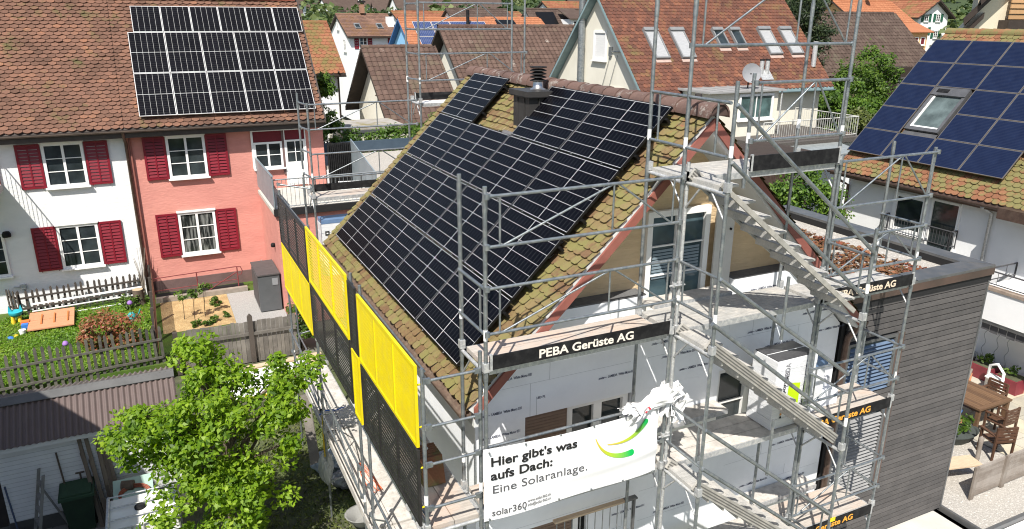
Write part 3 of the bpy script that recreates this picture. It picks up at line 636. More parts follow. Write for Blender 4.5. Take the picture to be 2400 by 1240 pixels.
bt('solar360',.135,-.17,-1.33,ig,.0006,.46); bt('www.solar360.ch',.058,.31,-1.262,ig,.0006,.33); bt('info@solar360.ch',.058,.31,-1.322,ig,.0006,.33)
def swoosh(P0,P1,P2,w0,w1):
    n=26; vs=[]; rr=[]
    for k in range(n+1):
        t=k/n; p=[(1-t)**2*a+2*t*(1-t)*b+t*t*c for a,b,c in zip(P0,P1,P2)]; d=[2*(1-t)*(b-a)+2*t*(c-b) for a,b,c in zip(P0,P1,P2)]
        L=math.hypot(*d); nn=(-d[1]/L,d[0]/L); ww=(w0+(w1-w0)*t)/2
        vs+=[(p[0]+nn[0]*ww,p[1]+nn[1]*ww),(p[0]-nn[0]*ww,p[1]-nn[1]*ww)]
    mb=MB()
    for k in range(n):
        a,b,c,d=vs[2*k],vs[2*k+1],vs[2*k+3],vs[2*k+2]; mb.face([(q[0],yt,q[1]) for q in (a,b,c,d)],0,k/n)
    e=P2; a0=math.atan2(P2[1]-P1[1],P2[0]-P1[0]); mb.face([(e[0]+w1/2*math.cos(a0-math.pi/2+math.pi*k/10),yt,e[1]+w1/2*math.sin(a0-math.pi/2+math.pi*k/10)) for k in range(11)],0,1)
    return mb
gsw=M('swoosh_print',(.62,.46,.05),(.38,.52,.03),attr=1,lo=.05,hi=.95,c3=(.0,.36,.07),rough=.5)
conform(swoosh((1.26,-.61),(1.40,-.99),(1.82,-.95),.012,.08).build('swoosh',gsw,B)); conform(swoosh((1.44,-.74),(1.84,-.84),(2.04,-.57),.01,.08).build('swoosh',gsw,B))
mb=MB()
for k in range(6):
    for z in (-.44,-1.36): mb.tube((x0+.06+(x1-x0-.12)*k/5,yb-.05,z),(x0+.06+(x1-x0-.12)*k/5,yb-.03,z),.013,8)
mb.build('eyelets',galv,B)
def bag(name,label,c,r,mat,seed,cat='bag',sq=(1,1,1),tail=0,amp=1):
    """crumpled film: folds run as soft ridges that gather towards the knot"""
    rs=random.Random(seed); mb=MB(); n,m_=72,40; ph=[rs.random()*6 for _ in range(12)]; vs=[]
    def rg(v): return 1-abs(math.sin(v))
    for j in range(m_+1):
        for i in range(n):
            t=2*math.pi*i/n; p=math.pi*j/m_
            k=1+amp*(.13*math.sin(2*t+ph[0]+1.5*p)+.10*math.sin(3*t-2*p+ph[1])+.12*rg(4.0*t+2.6*math.sin(p*2+ph[2])+ph[3])*math.sin(p)+.07*rg(7*t-3.1*p+ph[4])*math.sin(p)+.05*rg(5*p+2*math.sin(2*t+ph[5]))+.03*math.sin(13*t+7*p+ph[6]))
            vs.append((c[0]+r*sq[0]*k*math.sin(p)*math.cos(t),c[1]+r*sq[1]*k*math.sin(p)*math.sin(t),c[2]+r*sq[2]*k*math.cos(p)))
    fs=[(j*n+i,(j+1)*n+i,(j+1)*n+(i+1)%n,j*n+(i+1)%n) for j in range(m_) for i in range(n)]
    mb.grid(vs,fs,0,.5,True); return mb.build(name,mat,None,label,cat)
def wrap(label,c,ax,L,r,mat,seed,nl=4,sp0=0,sp1=6.28,parent=None):
    """crumpled sheeting gathered round an axis: ragged folded layers, not a closed ball"""
    rs=random.Random(seed); mb=MB(); ax=Vector(ax).normalized(); u=ax.orthogonal().normalized(); w_=ax.cross(u); c=Vector(c)
    for q in range(nl):
        ph=[rs.random()*6.28 for _ in range(10)]; n,m_=60,30; vs=[]; a0=rs.uniform(0,6.28); sp_=rs.uniform(2.6,4.6); l0=-L*rs.uniform(.35,.55); l1=L*rs.uniform(.35,.55); rr=r*rs.uniform(.6,1.05)
        for j in range(m_+1):
            t=j/m_; z=l0+(l1-l0)*t
            for i in range(n+1):
                s=i/n; a=a0+sp_*(s-.5); neck=.62+.55*abs(2*t-1.0+.25*math.sin(ph[0]))**1.3
                f=1+.20*(1-abs(math.sin(9*s+5*t+ph[1])))*neck+.16*math.sin(17*s+3*math.sin(4*t+ph[2])+ph[3])*neck+.10*math.sin(31*s-6*t+ph[4])+.10*math.sin(8*t+ph[5]+3*s)
                e=.07*L*math.sin(11*s+ph[6])*abs(2*t-1)+.04*L*math.sin(23*s+ph[7])*abs(2*t-1)
                vs.append(c+ax*(z+e)+(u*math.cos(a)+w_*math.sin(a))*rr*neck*f)
        mb.grid(vs,[(j*(n+1)+i,j*(n+1)+i+1,(j+1)*(n+1)+i+1,(j+1)*(n+1)+i) for j in range(m_) for i in range(n)],0,.5,True)
    return mb.build('plastic_bag',mat,None,label,'bag')
plast=M('plastic_white',(.78,.78,.78),(.66,.66,.67),scale=3,rough=.35,spec=.5)
b1=wrap('white plastic bag with red print bunched left of the banner pole',(2.05,-1.42,-.36),(1,.1,.18),.62,.10,plast,3,5)
mb=MB(); pr=M('print_red',(.6,.03,.05))
for x,z,s_ in ((1.98,-.40,.022),(2.04,-.365,.018)): mb.par((x,-1.525,z),(s_,0,.008),(0,.06,0),(0,0,s_*.8))
mb.build('red_print',pr,b1)
wrap('white plastic sheet wrapped round the double pole above the banner',(2.42,-1.42,-.36),(.15,0,1),.42,.115,plast,9,5); wrap('loose white plastic bag hanging right of the banner pole',(2.60,-1.42,-.52),(.25,0,1),.40,.085,plast,14,4)
film=M('shrink_film',(.74,.75,.76),(.62,.64,.67),scale=6,rough=.3,spec=.6,stretch=(1,1,9),bump=.4,bscale=14); filmb=M('film_blue',(.10,.17,.30),(.14,.22,.36),rough=.3); filmd=M('film_dark',(.035,.035,.04),(.06,.06,.065),rough=.4)
dotm=[M('dot_red',(.55,.03,.06)),M('dot_orange',(.75,.35,.08)),M('dot_black',(.02,.02,.02))]; lime=M('label_lime',(.48,.72,.0)); inkd=M('ink_dark',(.03,.03,.035))
P=thing('insulation_pack','tall shrink wrapped pack of boards with a lime label on the platform','insulation pack',(5.0,-1.0,-1.4))
mb=MB(); x0,x1,y0,y1,z0,z1=4.43,5.22,-1.30,-.80,-1.39,-.28
for k in range(7): mb.box(x0+.004*(k%2),x1-.003*(k%3),y0+.004*(k%2),y1-.002*k,z0+(z1-z0)*k/7+.004,z0+(z1-z0)*(k+1)/7)
mb.build('wrapped_boards',film,P); mb=MB(); mb.box(x0+.02,x1-.02,y0+.02,y1-.02,z1+.001,z1+.012); mb.par((x0+.02,y0+.24,z1+.013),(x1-x0-.04,0,0),(0,.012,0),(0,0,.004),1); mb.build('dark_top_film',[filmd,film],P)
mb=MB(); mb.box(5.225,5.60,-1.15,-.72,-1.39,-.62,0); mb.box(5.22,5.62,-1.17,-.70,-.618,-.50,1); mb.build('side_stack',[film,filmb],P)
for xx,zz in ((4.58,-1.19),(4.98,-1.24)):
    text('swisspor',.085,(xx+.06,y0-.002,zz+.12),(0,0,1),(-1,0,0),inkd,P,bold=.002,wid=.42); 
    mb=MB()
    for q in range(3): mb.lathe((0,0,0),[(.0,0),(.02,0)],12,m=q) if False else mb.face([(xx+.03+.02*math.cos(t*math.pi/6),y0-.003,zz-.02+q*.05+.02*math.sin(t*math.pi/6)) for t in range(12)][::-1],2-q)
    mb.build('coloured_dots',dotm,P)
for xx in (4.62,5.02): text('LAMBDA',.13,(xx+.07,y0-.002,-.72),(0,0,1),(-1,0,0),M('ink_grey',(.22,.22,.24)),P,bold=.001,wid=.38)
mb=MB(); mb.face([(4.70,y0-.003,-1.02),(4.93,y0-.003,-1.04),(4.93,y0-.003,-.70),(4.70,y0-.003,-.66)]); mb.build('lime_label',lime,P)
P2=thing('insulation_pack','white pack with blue top film behind the mossy roof corner','insulation pack',(.45,8.7,-1.4))
mb=MB()
for k in range(6): mb.box(-.02+.003*(k%2),1.3,8.42,8.85,-1.38+k*.21,-1.18+k*.21)
mb.build('wrapped_boards',film,P2); mb=MB(); mb.box(-.01,1.29,8.43,8.84,-.12,-.03); mb.build('blue_top_film',filmb,P2)
for zz in (-.34,-.62):
    text('swisspor',.10,(.40,8.417,zz),(1,0,0),(0,0,1),inkd,P2,bold=.002,wid=.5); mb=MB()
    for q in range(3): mb.face([(.33+q*.06+.02*math.cos(t*math.pi/6),8.416,zz-.06+.02*math.sin(t*math.pi/6)) for t in range(12)],q)
    mb.face([(.06,8.416,zz-.06),(.16,8.416,zz-.06),(.16,8.416,zz+.05),(.06,8.416,zz+.05)],0); mb.face([(.09,8.4155,zz-.02),(.13,8.4155,zz-.02),(.13,8.4155,zz+.01),(.09,8.4155,zz+.01)],3); mb.build('coloured_dots',[dotm[2],dotm[1],dotm[0],white],P2)
bk=thing('foam_block','loose white foam blocks lying beside the grey annex on the platform','foam block',(5.9,-.9,-1.4))
mb=MB(); mb.box(5.66,6.02,-1.1,-.75,-1.39,-1.12); mb.build('block',eps,bk); mb=MB(); mb.par((5.75,-1.0,-1.118),(.3,.1,0),(-.08,.22,0),(0,0,.10)); mb.build('block',film,bk)
# ---------------- grey slatted annex with the sedum roof ----------------
A=thing('annex','annex with grey horizontal wood slats and a red sedum roof','annex',(8.9,2.3,-5.4))
slatm=M('slat_grey',(.098,.092,.090),(.074,.070,.069),scale=4,rough=.75,attr=.5,stretch=(.6,1,10),stain=(.14,.13,.125),stscale=3,stamt=.4,bump=.3,bscale=40)
parm=M('parapet_sheet',(.13,.135,.14),(.10,.105,.11),scale=2,rough=.4,metal=.4,stain=(.22,.20,.18),stscale=3,stamt=.5); parb=M('parapet_brown',(.13,.085,.07),(.09,.065,.055),scale=2,rough=.45,metal=.4); dark=M('dark_gap',(.012,.012,.013))
mb=MB(); mb.box(7.0,10.70,-.20,4.85,-5.4,-.30); W_=mb.build('wall',dark,A)
mb=MB(); z=-5.38; k=0
while z<-.30:
    t=.112
    mb.par((8.42 if -2.05<z<-.95 or -4.2<z<-2.4 else 7.10,-.26,z),((10.735-(8.42 if -2.05<z<-.95 or -4.2<z<-2.4 else 7.10)),0,0),(0,.045,.0),(0,-.004,.092),0,random.random())
    mb.par((10.705,-.24,z),(.03,0,0),(0,5.0,0),(0,0,.092),0,random.random()); z+=t
mb.build('slats',slatm,W_)
mb=MB(); mb.box(10.72,10.76,-.275,-.235,-5.4,-.28); mb.build('corner_trim',parm,W_)
mb=MB(); x0,x1,y0,y1=6.98,10.80,-.30,4.95; pw=.42
mb.box(x0,x1,y0,y0+pw,-.02,.03); mb.box(x1-pw,x1,y0+pw,y1,-.02,.03); mb.box(x0,x1-pw,y1-pw,y1,-.02,.03)
mb.box(x0,x1,y0-.004,y0+.03,-.16,-.021,1); mb.box(x1-.03,x1+.003,y0+.03,y1,-.16,-.021); mb.box(x0,x1,y0+.03,y0+.06,-.30,-.161,2)
mb.box(x0,x1-pw,y0+pw-.02,y0+pw,-.30,-.021,2); mb.box(x1-pw,x1-pw+.02,y0+pw,y1-pw,-.30,-.021,2); mb.box(x0,x1-pw,y1-pw,y1-pw+.02,-.30,-.021,2)
mb.par((x1-pw-.01,y0+pw-.02,.031),(.03,0,0),(pw-.02,-pw+.04,0),(0,0,.006)); mb.box(8.62,8.64,y0,y0+pw,.03,.034,2); mb.build('parapet',[parm,parb,dark],A)
peb=M('pebbles',(.52,.49,.45),(.30,.28,.25),scale=22,rough=.9,bump=1,bscale=26,c3=(.62,.59,.55),lo=.3,hi=.7)
mb=MB(); mb.box(x0+.02,x1-pw-.001,y0+pw+.001,y1-pw-.001,-.30,-.16); mb.build('pebble_strip',peb,A)
sed=[M('sedum',(.17,.045,.025),(.09,.055,.02),attr=.8,lo=.1,hi=.9,c3=(.26,.10,.05),rough=.9)]
mb=MB()
for q in range(5200):
    x=random.uniform(x0+.1,x1-pw-.55); y=random.uniform(y0+pw+.12,y1-pw-.45); r=random.uniform(.02,.055); a=random.random()*6.3; h=random.uniform(.0,.05)
    if math.sin(x*5+y*3)+math.sin(y*7-x*2)>1.55: continue
    c=V(x,y,-.155+h); u=V(math.cos(a),math.sin(a),random.uniform(-.5,.5))*r; w=V(-math.sin(a),math.cos(a),random.uniform(-.5,.5))*r
    mb.face([c-u,c-w,c+u,c+w],0,min(1,max(0,.5+.3*math.sin(x*2.3+1)*math.sin(y*2.9)+random.uniform(-.35,.35))))
sd_=mb.build('sedum',sed,A); sd_['kind']='stuff'
def vblind(z0,z1,label,m):
    f=MB(); f.box(7.14,7.20,-.28,-.2,z0,z1); f.box(8.34,8.40,-.28,-.2,z0,z1); f.box(7.14,8.40,-.28,-.2,z1,z1+.05); f.box(8.42,8.60,-.268,-.2635,z0,z1+.04,1)
    wf=f.build('window',[parm,parb],W_); g=MB(); g.face([(7.2,-.21,z0),(8.34,-.21,z0),(8.34,-.21,z1),(7.2,-.21,z1)]); g.build('pane',glb,wf)
    s=MB(); n=int((z1-z0)/.075)
    for k in range(n): s.par((7.21,-.285,z0+k*.075),(1.12,0,0),(0,.055,.03),(0,-.004,.008))
    s.build('slatted_blind',m,wf)
vblind(-2.0,-1.0,'',M('blind_blue',(.12,.17,.25),(.09,.13,.20),rough=.4)); vblind(-4.15,-2.45,'',M('blind_grey',(.28,.28,.28),(.22,.22,.22),rough=.5))
# ---------------- the white house on the right with blue panels ----------------
rend=M('render_white',(.74,.745,.75),(.70,.705,.71),scale=.7,rough=.9,bump=.2,bscale=50,stain=(.62,.62,.62),stscale=.8,stamt=.3)
orT=MT('orange_round_tile',[(0,(.15,.065,.038)),(.4,(.20,.09,.05)),(.7,(.25,.125,.066)),(1,(.29,.125,.065))],moss=(.16,.145,.06),mscale=2.2,mlo=.44,mhi=.55)
RH=thing('white_house','white house whose roof carries blue panels and a roof window','house',(20.5,5,-5.4))
mb=MB(); mb.prism([(18,-2,-5.4),(26,-2,-5.4),(26,-2,-.25),(22,-2,3.6),(18,-2,-.25)],(0,11.3,0)); WH=mb.build('wall',rend,RH)
sl=math.atan2(3.63-.11,21.77-18.23); RU=V(math.cos(sl),0,math.sin(sl)); RN=V(-math.sin(sl),0,math.cos(sl))
mb=MB()
for s in (1,-1):
    q=lambda x:22+s*(x-22)
    mb.prism([(q(17.5),-2.3,-.47),(q(22),-2.3,4.02),(q(22),-2.3,3.82),(q(17.6),-2.3,-.60)],(0,11.78,0))
R2=mb.build('roof',brown,RH)
ll=V(17.5,0,-.45)
tiles('roof_tiles',orT,V(17.5,9.50,-.44),-Y_,(math.cos(math.pi/4),0,math.sin(math.pi/4)),11.8,1.35,.20,.165,'round',R2,jit=.008,lift=.04)
up=V(17.5,9.50,-.44)+V(math.cos(math.pi/4),0,math.sin(math.pi/4))*1.4
tiles('roof_tiles',orT,up,-Y_,(math.cos(math.pi/4),0,math.sin(math.pi/4)),11.8,4.85,.20,.165,'round',R2,jit=.008,lift=.03)
ridge('',orT,(22.0,9.5,3.98),-Y_,11,.15,R2,seg=.4,cap=1).build('ridge_tiles',[orT,brown],R2)
mb=MB()
prof=[(17.42+.08*math.cos(math.pi+math.pi*k/8),-.47+.08*math.sin(math.pi+math.pi*k/8)) for k in range(9)]
mb.grid([(x,9.7,z) for x,z in prof]+[(x,-2.2,z) for x,z in prof],[(k,k+1,10+k,9+k) for k in range(8)]); mb.box(17.5,17.54,-2.2,9.7,-.62,-.48); mb.build('gutter',brown,R2)
mb=MB(); mb.path([(17.45,9.25,-.55),(17.5,9.25,-.75),(17.93,9.25,-.95),(17.93,9.25,-5.3)],.05,8); mb.build('downpipe',brown,RH)
mb=MB(); mb.path([(17.45,4.3,-.55),(17.93,4.28,-.8),(17.93,4.28,-5.3)],.05,8); mb.build('downpipe',galvl,RH)
mb=MB(); mb.box(17.2,17.6,-2.2,3.7,-.72,-.42); mb.build('lower_eaves_board',brown,R2)
window(WH,(18-.0,7.45,-2.05),-Y_,-X_,1.15,1.25,wfr,gl,nx=1,ny=1,fw=.13,depth=.05); window(WH,(18,6.15,-2.5),-Y_,-X_,.95,1.75,wfr,gl,nx=1,ny=2,fw=.07,depth=.05,skipsill=True)
def railing(parent,pts,h,mat,sp_=.11,name='railing',r=.012,posts=True):
    mb=MB()
    for a,b in zip(pts,pts[1:]):
        a,b=Vector(a),Vector(b); L=(b-a).length; d=(b-a)/L; mb.tube(a+Z_*h,b+Z_*h,r*1.8,7); mb.tube(a+Z_*.08,b+Z_*.08,r*1.3,7)
        for k in range(int(L/sp_)+1): p=a+d*k*sp_; mb.tube(p+Z_*.08,p+Z_*h,r*.62,5)
        if posts:
            for p in (a,b): mb.tube(p,p+Z_*h,r*2,8)
    return mb.build(name,mat,parent)
railing(WH,[(17.98,7.55,-2.1),(17.7,7.55,-2.1),(17.7,5.2,-2.1),(17.98,5.2,-2.1)],.55,M('rail_dark',(.05,.05,.055)),.1)
# roof window set in the panels
VN=V(18.23,0,.10); 
def rp(v,y,h=0): return V(17.91,y,.175)+V(math.cos(math.pi/4),0,math.sin(math.pi/4))*v+V(-math.sin(math.pi/4),0,math.cos(math.pi/4))*h
RU=V(math.cos(math.pi/4),0,math.sin(math.pi/4)); RN=V(-math.sin(math.pi/4),0,math.cos(math.pi/4))
blu=MP('blue_cells',1.31,.985,0,0,(.008,.013,.036),(.05,.06,.09),.008,fine=(1,18),finemix=.4,border=.02,cell2=(.011,.018,.047)); fbz=M('frame_bronze',(.22,.19,.16),(.17,.15,.13),rough=.45,metal=.5)
Y0=9.44
ro_=['bottom','second','third','fourth','top']; cn=['far left','second','third','fourth','fifth','sixth']
for r_ in range(5):
    for c_ in range(6):
        if c_==1 and r_ in (1,2): continue
        if c_>=4 and r_==0: continue
        if c_==5 and r_==1: continue
        yy=Y0-c_*1.33; panel('blu',blu,fbz,frame4(rp(r_*1.0,yy,.05),-Y_,RU),1.31,.985,'blue speckled solar panel on the white house, %s row, %s column'%(ro_[r_],cn[c_]),'blue solar panels',fr=.014)
skl=thing('roof_window','grey framed roof window set between blue solar panels','roof window',rp(1.6,7.7,0))
yA,yB=Y0-1.40,Y0-2.58; v0,v1=1.16,2.92; mb=MB(); dk_=M('window_cladding',(.12,.12,.125),(.16,.16,.165),rough=.4,metal=.5)
def rbar(m,va,vb,ya,yb,ha,hb,mi=0): m.par(rp(va,ya,ha),RU*(vb-va),V(0,yb-ya,0),RN*(hb-ha),mi)
rbar(mb,v0,v0+.13,yA,yB,.0,.13); rbar(mb,v1-.32,v1,yA,yB,.0,.16); rbar(mb,v0+.13,v1-.32,yA,yA-.1,.0,.13); rbar(mb,v0+.13,v1-.32,yB+.1,yB,.0,.13); rbar(mb,v0-.2,v0-.02,yA,yB,.03,.05); mb.build('frame',dk_,skl)
mb=MB(); rbar(mb,v0+.14,v0+.20,yA-.11,yB+.11,.05,.10); rbar(mb,v0+.2,v1-.33,yA-.11,yA-.17,.05,.10); mb.build('inner_sash',white,skl)
mb=MB(); mb.face([rp(v0+.13,yA-.1,.07),rp(v0+.13,yB+.1,.07),rp(v1-.32,yB+.1,.07),rp(v1-.32,yA-.1,.07)]); mb.build('pane',MG('roof_glass',(.05,.065,.065)),skl)
mb=MB(); rbar(mb,v1-.22,v1-.08,yA-.15,yA-.55,.16,.175); mb.build('vent_grille',black,skl)
# balcony, awning, trellis wires
BA=thing('balcony','white balcony with a dark rail at the right photo edge','balcony',(17.2,2.4,-3.4)); mb=MB(); mb.box(16.6,18,-1.5,3.40,-3.35,-3.2); mb.box(16.6,16.75,-1.5,3.40,-3.2,-2.5); mb.box(16.75,18,3.26,3.40,-3.2,-2.5); mb.build('parapet',rend,BA)
mb=MB(); mb.box(16.56,16.79,-1.5,3.44,-2.5,-2.42); mb.build('coping',M('coping_brown',(.30,.24,.19),(.22,.17,.14),scale=5),BA); railing(BA,[(16.67,-1.5,-2.42),(16.67,3.34,-2.42),(18,3.34,-2.42)],.42,M('rail_iron',(.06,.06,.065)),.9)
AW=thing('awning','rolled dark awning with a scalloped edge under the balcony','awning',(17.0,1.5,-3.6)); mb=MB(); mb.tube((16.8,-1.5,-3.45),(16.8,3.2,-3.45),.08,10); mb.build('roller',M('awning_case',(.3,.31,.32)),AW); mb=MB()
for k in range(20):
    y=3.2-k*.235; mb.par((16.75,y-.22,-3.68-.03*(k%2)),(0,.22,0),(-.01,0,.0),(0,0,.22))
mb.build('valance',M('awning_cloth',(.045,.045,.05),(.08,.08,.085),scale=6),AW)
TB=thing('timber_brace','pale raw timber braces nailed together under the balcony','timber',(17.2,4.0,-3.7)); tim=M('raw_timber',(.55,.43,.30),(.46,.35,.24),scale=6,stretch=(1,8,8)); mb=MB()
mb.par((17.9,3.3,-3.32),(-.75,.65,-.12),(.05,.06,0),(0,0,.08)); mb.build('beam',tim,TB); mb=MB(); mb.par((17.2,3.95,-3.45),(-.5,-.55,-.25),(.06,-.05,0),(0,0,.08)); mb.build('beam',tim,TB); mb=MB(); mb.par((17.25,3.95,-3.9),(.05,.05,.42),(.06,0,0),(0,.06,0)); mb.build('beam',tim,TB)
CL=thing('cable','thin grey conduit crossing the white wall diagonally','conduit',(17.95,4.5,-4)); mb=MB(); mb.path([(17.96,3.45,-2.35),(17.96,4.1,-3.1),(17.96,5.2,-4.35)],.014,6); mb.build('conduit',galv,CL)
for k,y in enumerate((3.62,3.25,2.95)):
    t=thing('spiral_stake','wavy iron plant stake before the white wall, %s'%['left','middle','right'][k],'plant stake',(17.75,y,-5.4)); mb=MB(); mb.path([(17.75,y+.04*math.sin(q*1.1),-5.2+q*.075) for q in range(22)],.009,6); mb.build('stake',galv,t)

RLb=thing('balcony','small balcony rail with a wooden handrail below the banner','balcony',(1.9,-.6,-3.6)); mb=MB()
for k in range(11): mb.tube((1.25+k*.13,-.58,-3.6),(1.25+k*.13,-.58,-2.47),.008,5)
mb.tube((1.2,-.58,-3.5),(2.62,-.58,-3.5),.012,6); mb.build('bars',galv,RLb); mb=MB(); mb.box(1.2,2.4,-.62,-.54,-2.47,-2.44); mb.build('handrail',tim,RLb); mb=MB(); mb.box(2.4,2.62,-.62,-.54,-2.47,-2.44); mb.box(2.56,2.60,-.60,-.56,-3.6,-2.471); mb.build('post',parm,RLb)
# ---------------- foliage ----------------
def leafmesh(name,mat,C,Nn,size,parent,aspect=.5,rn=None,kind=None,curl=.25):
    """C: centres, Nn: facing; one folded leaf (two triangles pairs) per centre"""
    n=len(C); C=np.asarray(C); Nn=np.asarray(Nn); Nn=Nn/np.linalg.norm(Nn,axis=1,keepdims=True)
    t=rng.normal(size=(n,3)); u=t-Nn*(t*Nn).sum(1,keepdims=True); u/=np.linalg.norm(u,axis=1,keepdims=True); w=np.cross(Nn,u)
    s=(size*rng.uniform(.65,1.3,size=n))[:,None]
    a=C-u*s*.5; b=C+u*s*.5-Nn*s*curl*.6; l=C+w*s*aspect*.5-Nn*s*curl*.35-u*s*.05; r=C-w*s*aspect*.5-Nn*s*curl*.35-u*s*.05
    vv=np.stack([a,r,b,l],1).reshape(-1,3)-np.array(wloc(parent) if parent is not None else (0,0,0))
    me=bpy.data.meshes.new(name); me.vertices.add(4*n); me.vertices.foreach_set('co',vv.ravel())
    idx=np.arange(4*n).reshape(n,4); tri=np.concatenate([idx[:,[0,1,2]],idx[:,[0,2,3]]],1).reshape(-1)
    me.loops.add(6*n); me.loops.foreach_set('vertex_index',tri.astype(np.int32)); me.polygons.add(2*n); me.polygons.foreach_set('loop_start',np.arange(0,6*n,3,dtype=np.int32)); me.polygons.foreach_set('loop_total',np.full(2*n,3,dtype=np.int32))
    rn=rng.random(n) if rn is None else rn; at=me.attributes.new('rnd','FLOAT','FACE'); at.data.foreach_set('value',np.repeat(np.clip(rn,0,1),2).astype(np.float32))
    me.materials.append(mat); me.update(calc_edges=True); me.validate()
    o=bpy.data.objects.new(name,me); COL.objects.link(o); o.parent=parent
    if kind: o['kind']=kind
    return o
def clumps(centers,radii,per,up=.6,flat=.8):
    Cs=[];Ns=[];Rn=[]
    for c,r in zip(centers,radii):
        m=int(per*(.6+.8*random.random())); d=rng.normal(size=(m,3)); d/=np.linalg.norm(d,axis=1,keepdims=True); q=rng.random(m)**.45
        p=np.array(c)+d*(q*r)[:,None]*np.array([1,1,flat]); Cs.append(p); nn=d*.5+np.array([-.22*up,-.3*up,up])+rng.normal(size=(m,3))*.42; Ns.append(nn); Rn.append(np.clip(rng.normal(.5,.2,m)+random.uniform(-.18,.18),0,1))
    return np.concatenate(Cs),np.concatenate(Ns),np.concatenate(Rn)
def tree(name,label,cat,base,crown,rad,ncl,cr,per,size,lm,bark,trunk_r=.12,group=None,shape='ball',limbs=6,aspect=.5,seed=1,up=.6,gap=0,curl=.25,lobes=()):
    """crown: centre; rad: (rx,ry,rz); ncl clumps of radius cr; limbs run from the trunk to clumps"""
    rs=np.random.default_rng(seed); t=thing(name,label,cat,base,group); cs=[];rr=[]
    c0=np.array(crown,float); R_=np.array(rad,float)
    while len(cs)<ncl:
        d=rs.normal(size=3); d/=np.linalg.norm(d); q=rs.uniform(.25,1)**.5
        if shape=='cone':
            h=rs.uniform(-1,1); k=(1-h)/2*.95+.06; a=rs.uniform(0,6.28); q2=rs.uniform(.3,1)**.5; p=c0+np.array([R_[0]*k*q2*math.cos(a),R_[1]*k*q2*math.sin(a),R_[2]*h])
        elif shape=='column':
            h=rs.uniform(-1,1); k=math.sqrt(max(.05,1-abs(h)**3)); a=rs.uniform(0,6.28); q2=rs.uniform(.5,1); p=c0+np.array([R_[0]*k*q2*math.cos(a),R_[1]*k*q2*math.sin(a),R_[2]*h])
        elif shape=='box': p=c0+R_*rs.uniform(-1,1,3)
        else:
            p=c0+d*q*R_*rs.uniform(.8,1.08)
        cs.append(p); rr.append(cr*rs.uniform(.6,1.35))
    for (lc,lr,ln) in lobes:
        for _ in range(ln):
            d=rs.normal(size=3); d/=np.linalg.norm(d); cs.append(np.array(lc)+d*np.array(lr)*rs.uniform(.25,1)**.5); rr.append(cr*rs.uniform(.55,1.3))
    P_,N_,rn=clumps(cs,rr,per,up); leafmesh('crown',lm,P_,N_,size,t,aspect,rn,curl=curl)
    mb=MB(); b=V(*base); c=V(*crown); top=c+V(0,0,rad[2]*.3); pts=[b+(top-b)*f+V(.06*math.sin(f*5+seed),.06*math.cos(f*4),0)*trunk_r*6 for f in (0,.25,.5,.75,1)]
    mb.path(pts,[trunk_r*(1-.7*f) for f in (0,.25,.5,.75,1)],9)
    for k in range(limbs):
        e=V(*cs[int(rs.integers(len(cs)))]); f=rs.uniform(.35,.85); s=b+(top-b)*f; m_=(s+e)/2+V(0,0,.15*(e-s).length); mb.path([s,m_,e],[trunk_r*.45,trunk_r*.28,trunk_r*.08],6)
    mb.build('trunk',bark,t); return t
bark=M('bark',(.13,.10,.075),(.08,.06,.045),scale=9,rough=.95,bump=.6,bscale=25,stretch=(1,1,.3)); barkd=M('bark_dark',(.06,.045,.035),(.035,.028,.022),scale=9,rough=.95)
Lfront=ML('leaf_bright',[(0,(.045,.105,.006)),(.35,(.12,.22,.010)),(.7,(.21,.33,.018)),(1,(.30,.42,.04))],trans=.45)
Lmid=ML('leaf_mid',[(0,(.025,.055,.008)),(.5,(.06,.115,.014)),(1,(.13,.20,.03))],trans=.35)
Lhedge=ML('leaf_hedge',[(0,(.025,.06,.008)),(.5,(.065,.13,.014)),(1,(.14,.22,.03))],trans=.3)
Ldark=ML('needle_dark',[(0,(.012,.022,.010)),(.5,(.025,.042,.016)),(1,(.055,.07,.022))],trans=.2)
Lolive=ML('leaf_olive',[(0,(.04,.055,.015)),(.5,(.08,.105,.025)),(1,(.16,.18,.05))],trans=.3)
Lred=ML('leaf_red',[(0,(.07,.10,.02)),(.3,(.13,.12,.03)),(.6,(.28,.085,.045)),(1,(.36,.16,.09))],trans=.3)
# ---------------- ground ----------------
lawn=M('lawn_soil',(.07,.13,.012),(.035,.075,.008),scale=2.2,rough=.95,stain=(.14,.15,.03),stscale=1.1,stamt=.5,bump=.6,bscale=60)
asph=M('ground_mix',(.19,.18,.16),(.12,.14,.07),scale=.5,rough=.95,stain=(.09,.11,.05),stscale=.2,stamt=.8,bump=.3,bscale=30)
pav=M('paving_slab',(.23,.225,.215),(.17,.165,.16),scale=1.2,rough=.9,stain=(.12,.115,.11),stscale=.9,stamt=.6,bump=.2,bscale=40); grav=M('gravel_grey',(.40,.39,.37),(.26,.25,.24),scale=34,rough=.95,bump=.8,bscale=34,c3=(.48,.47,.45))
chips=M('wood_chips',(.52,.38,.19),(.36,.23,.10),scale=26,rough=.95,bump=.9,bscale=24,c3=(.60,.47,.26),stain=(.20,.13,.06),stscale=2.2,stamt=.7); soil=M('dark_soil',(.10,.10,.06),(.05,.055,.03),scale=3,rough=.95,stain=(.07,.11,.02),stscale=1.4,stamt=.8,bump=.7,bscale=40)  # soil: dark olive-brown earth with green patches
def sheet(name,pts,z,m,kind='structure',th=None):
    mb=MB(); mb.face([(x,y,z) for x,y in pts]); o=mb.build(name,m); o['kind']=kind; return o
def rect(x0,x1,y0,y1): return [(x0,y0),(x1,y0),(x1,y1),(x0,y1)]
sheet('ground',rect(-900,1500,-300,1600),-5.46,asph)
sheet('yard_soil',rect(-4.6,7.2,-4,13.2),-5.42,soil); sheet('yard_paving',rect(-14,-4.4,-4,12.6),-5.415,pav)
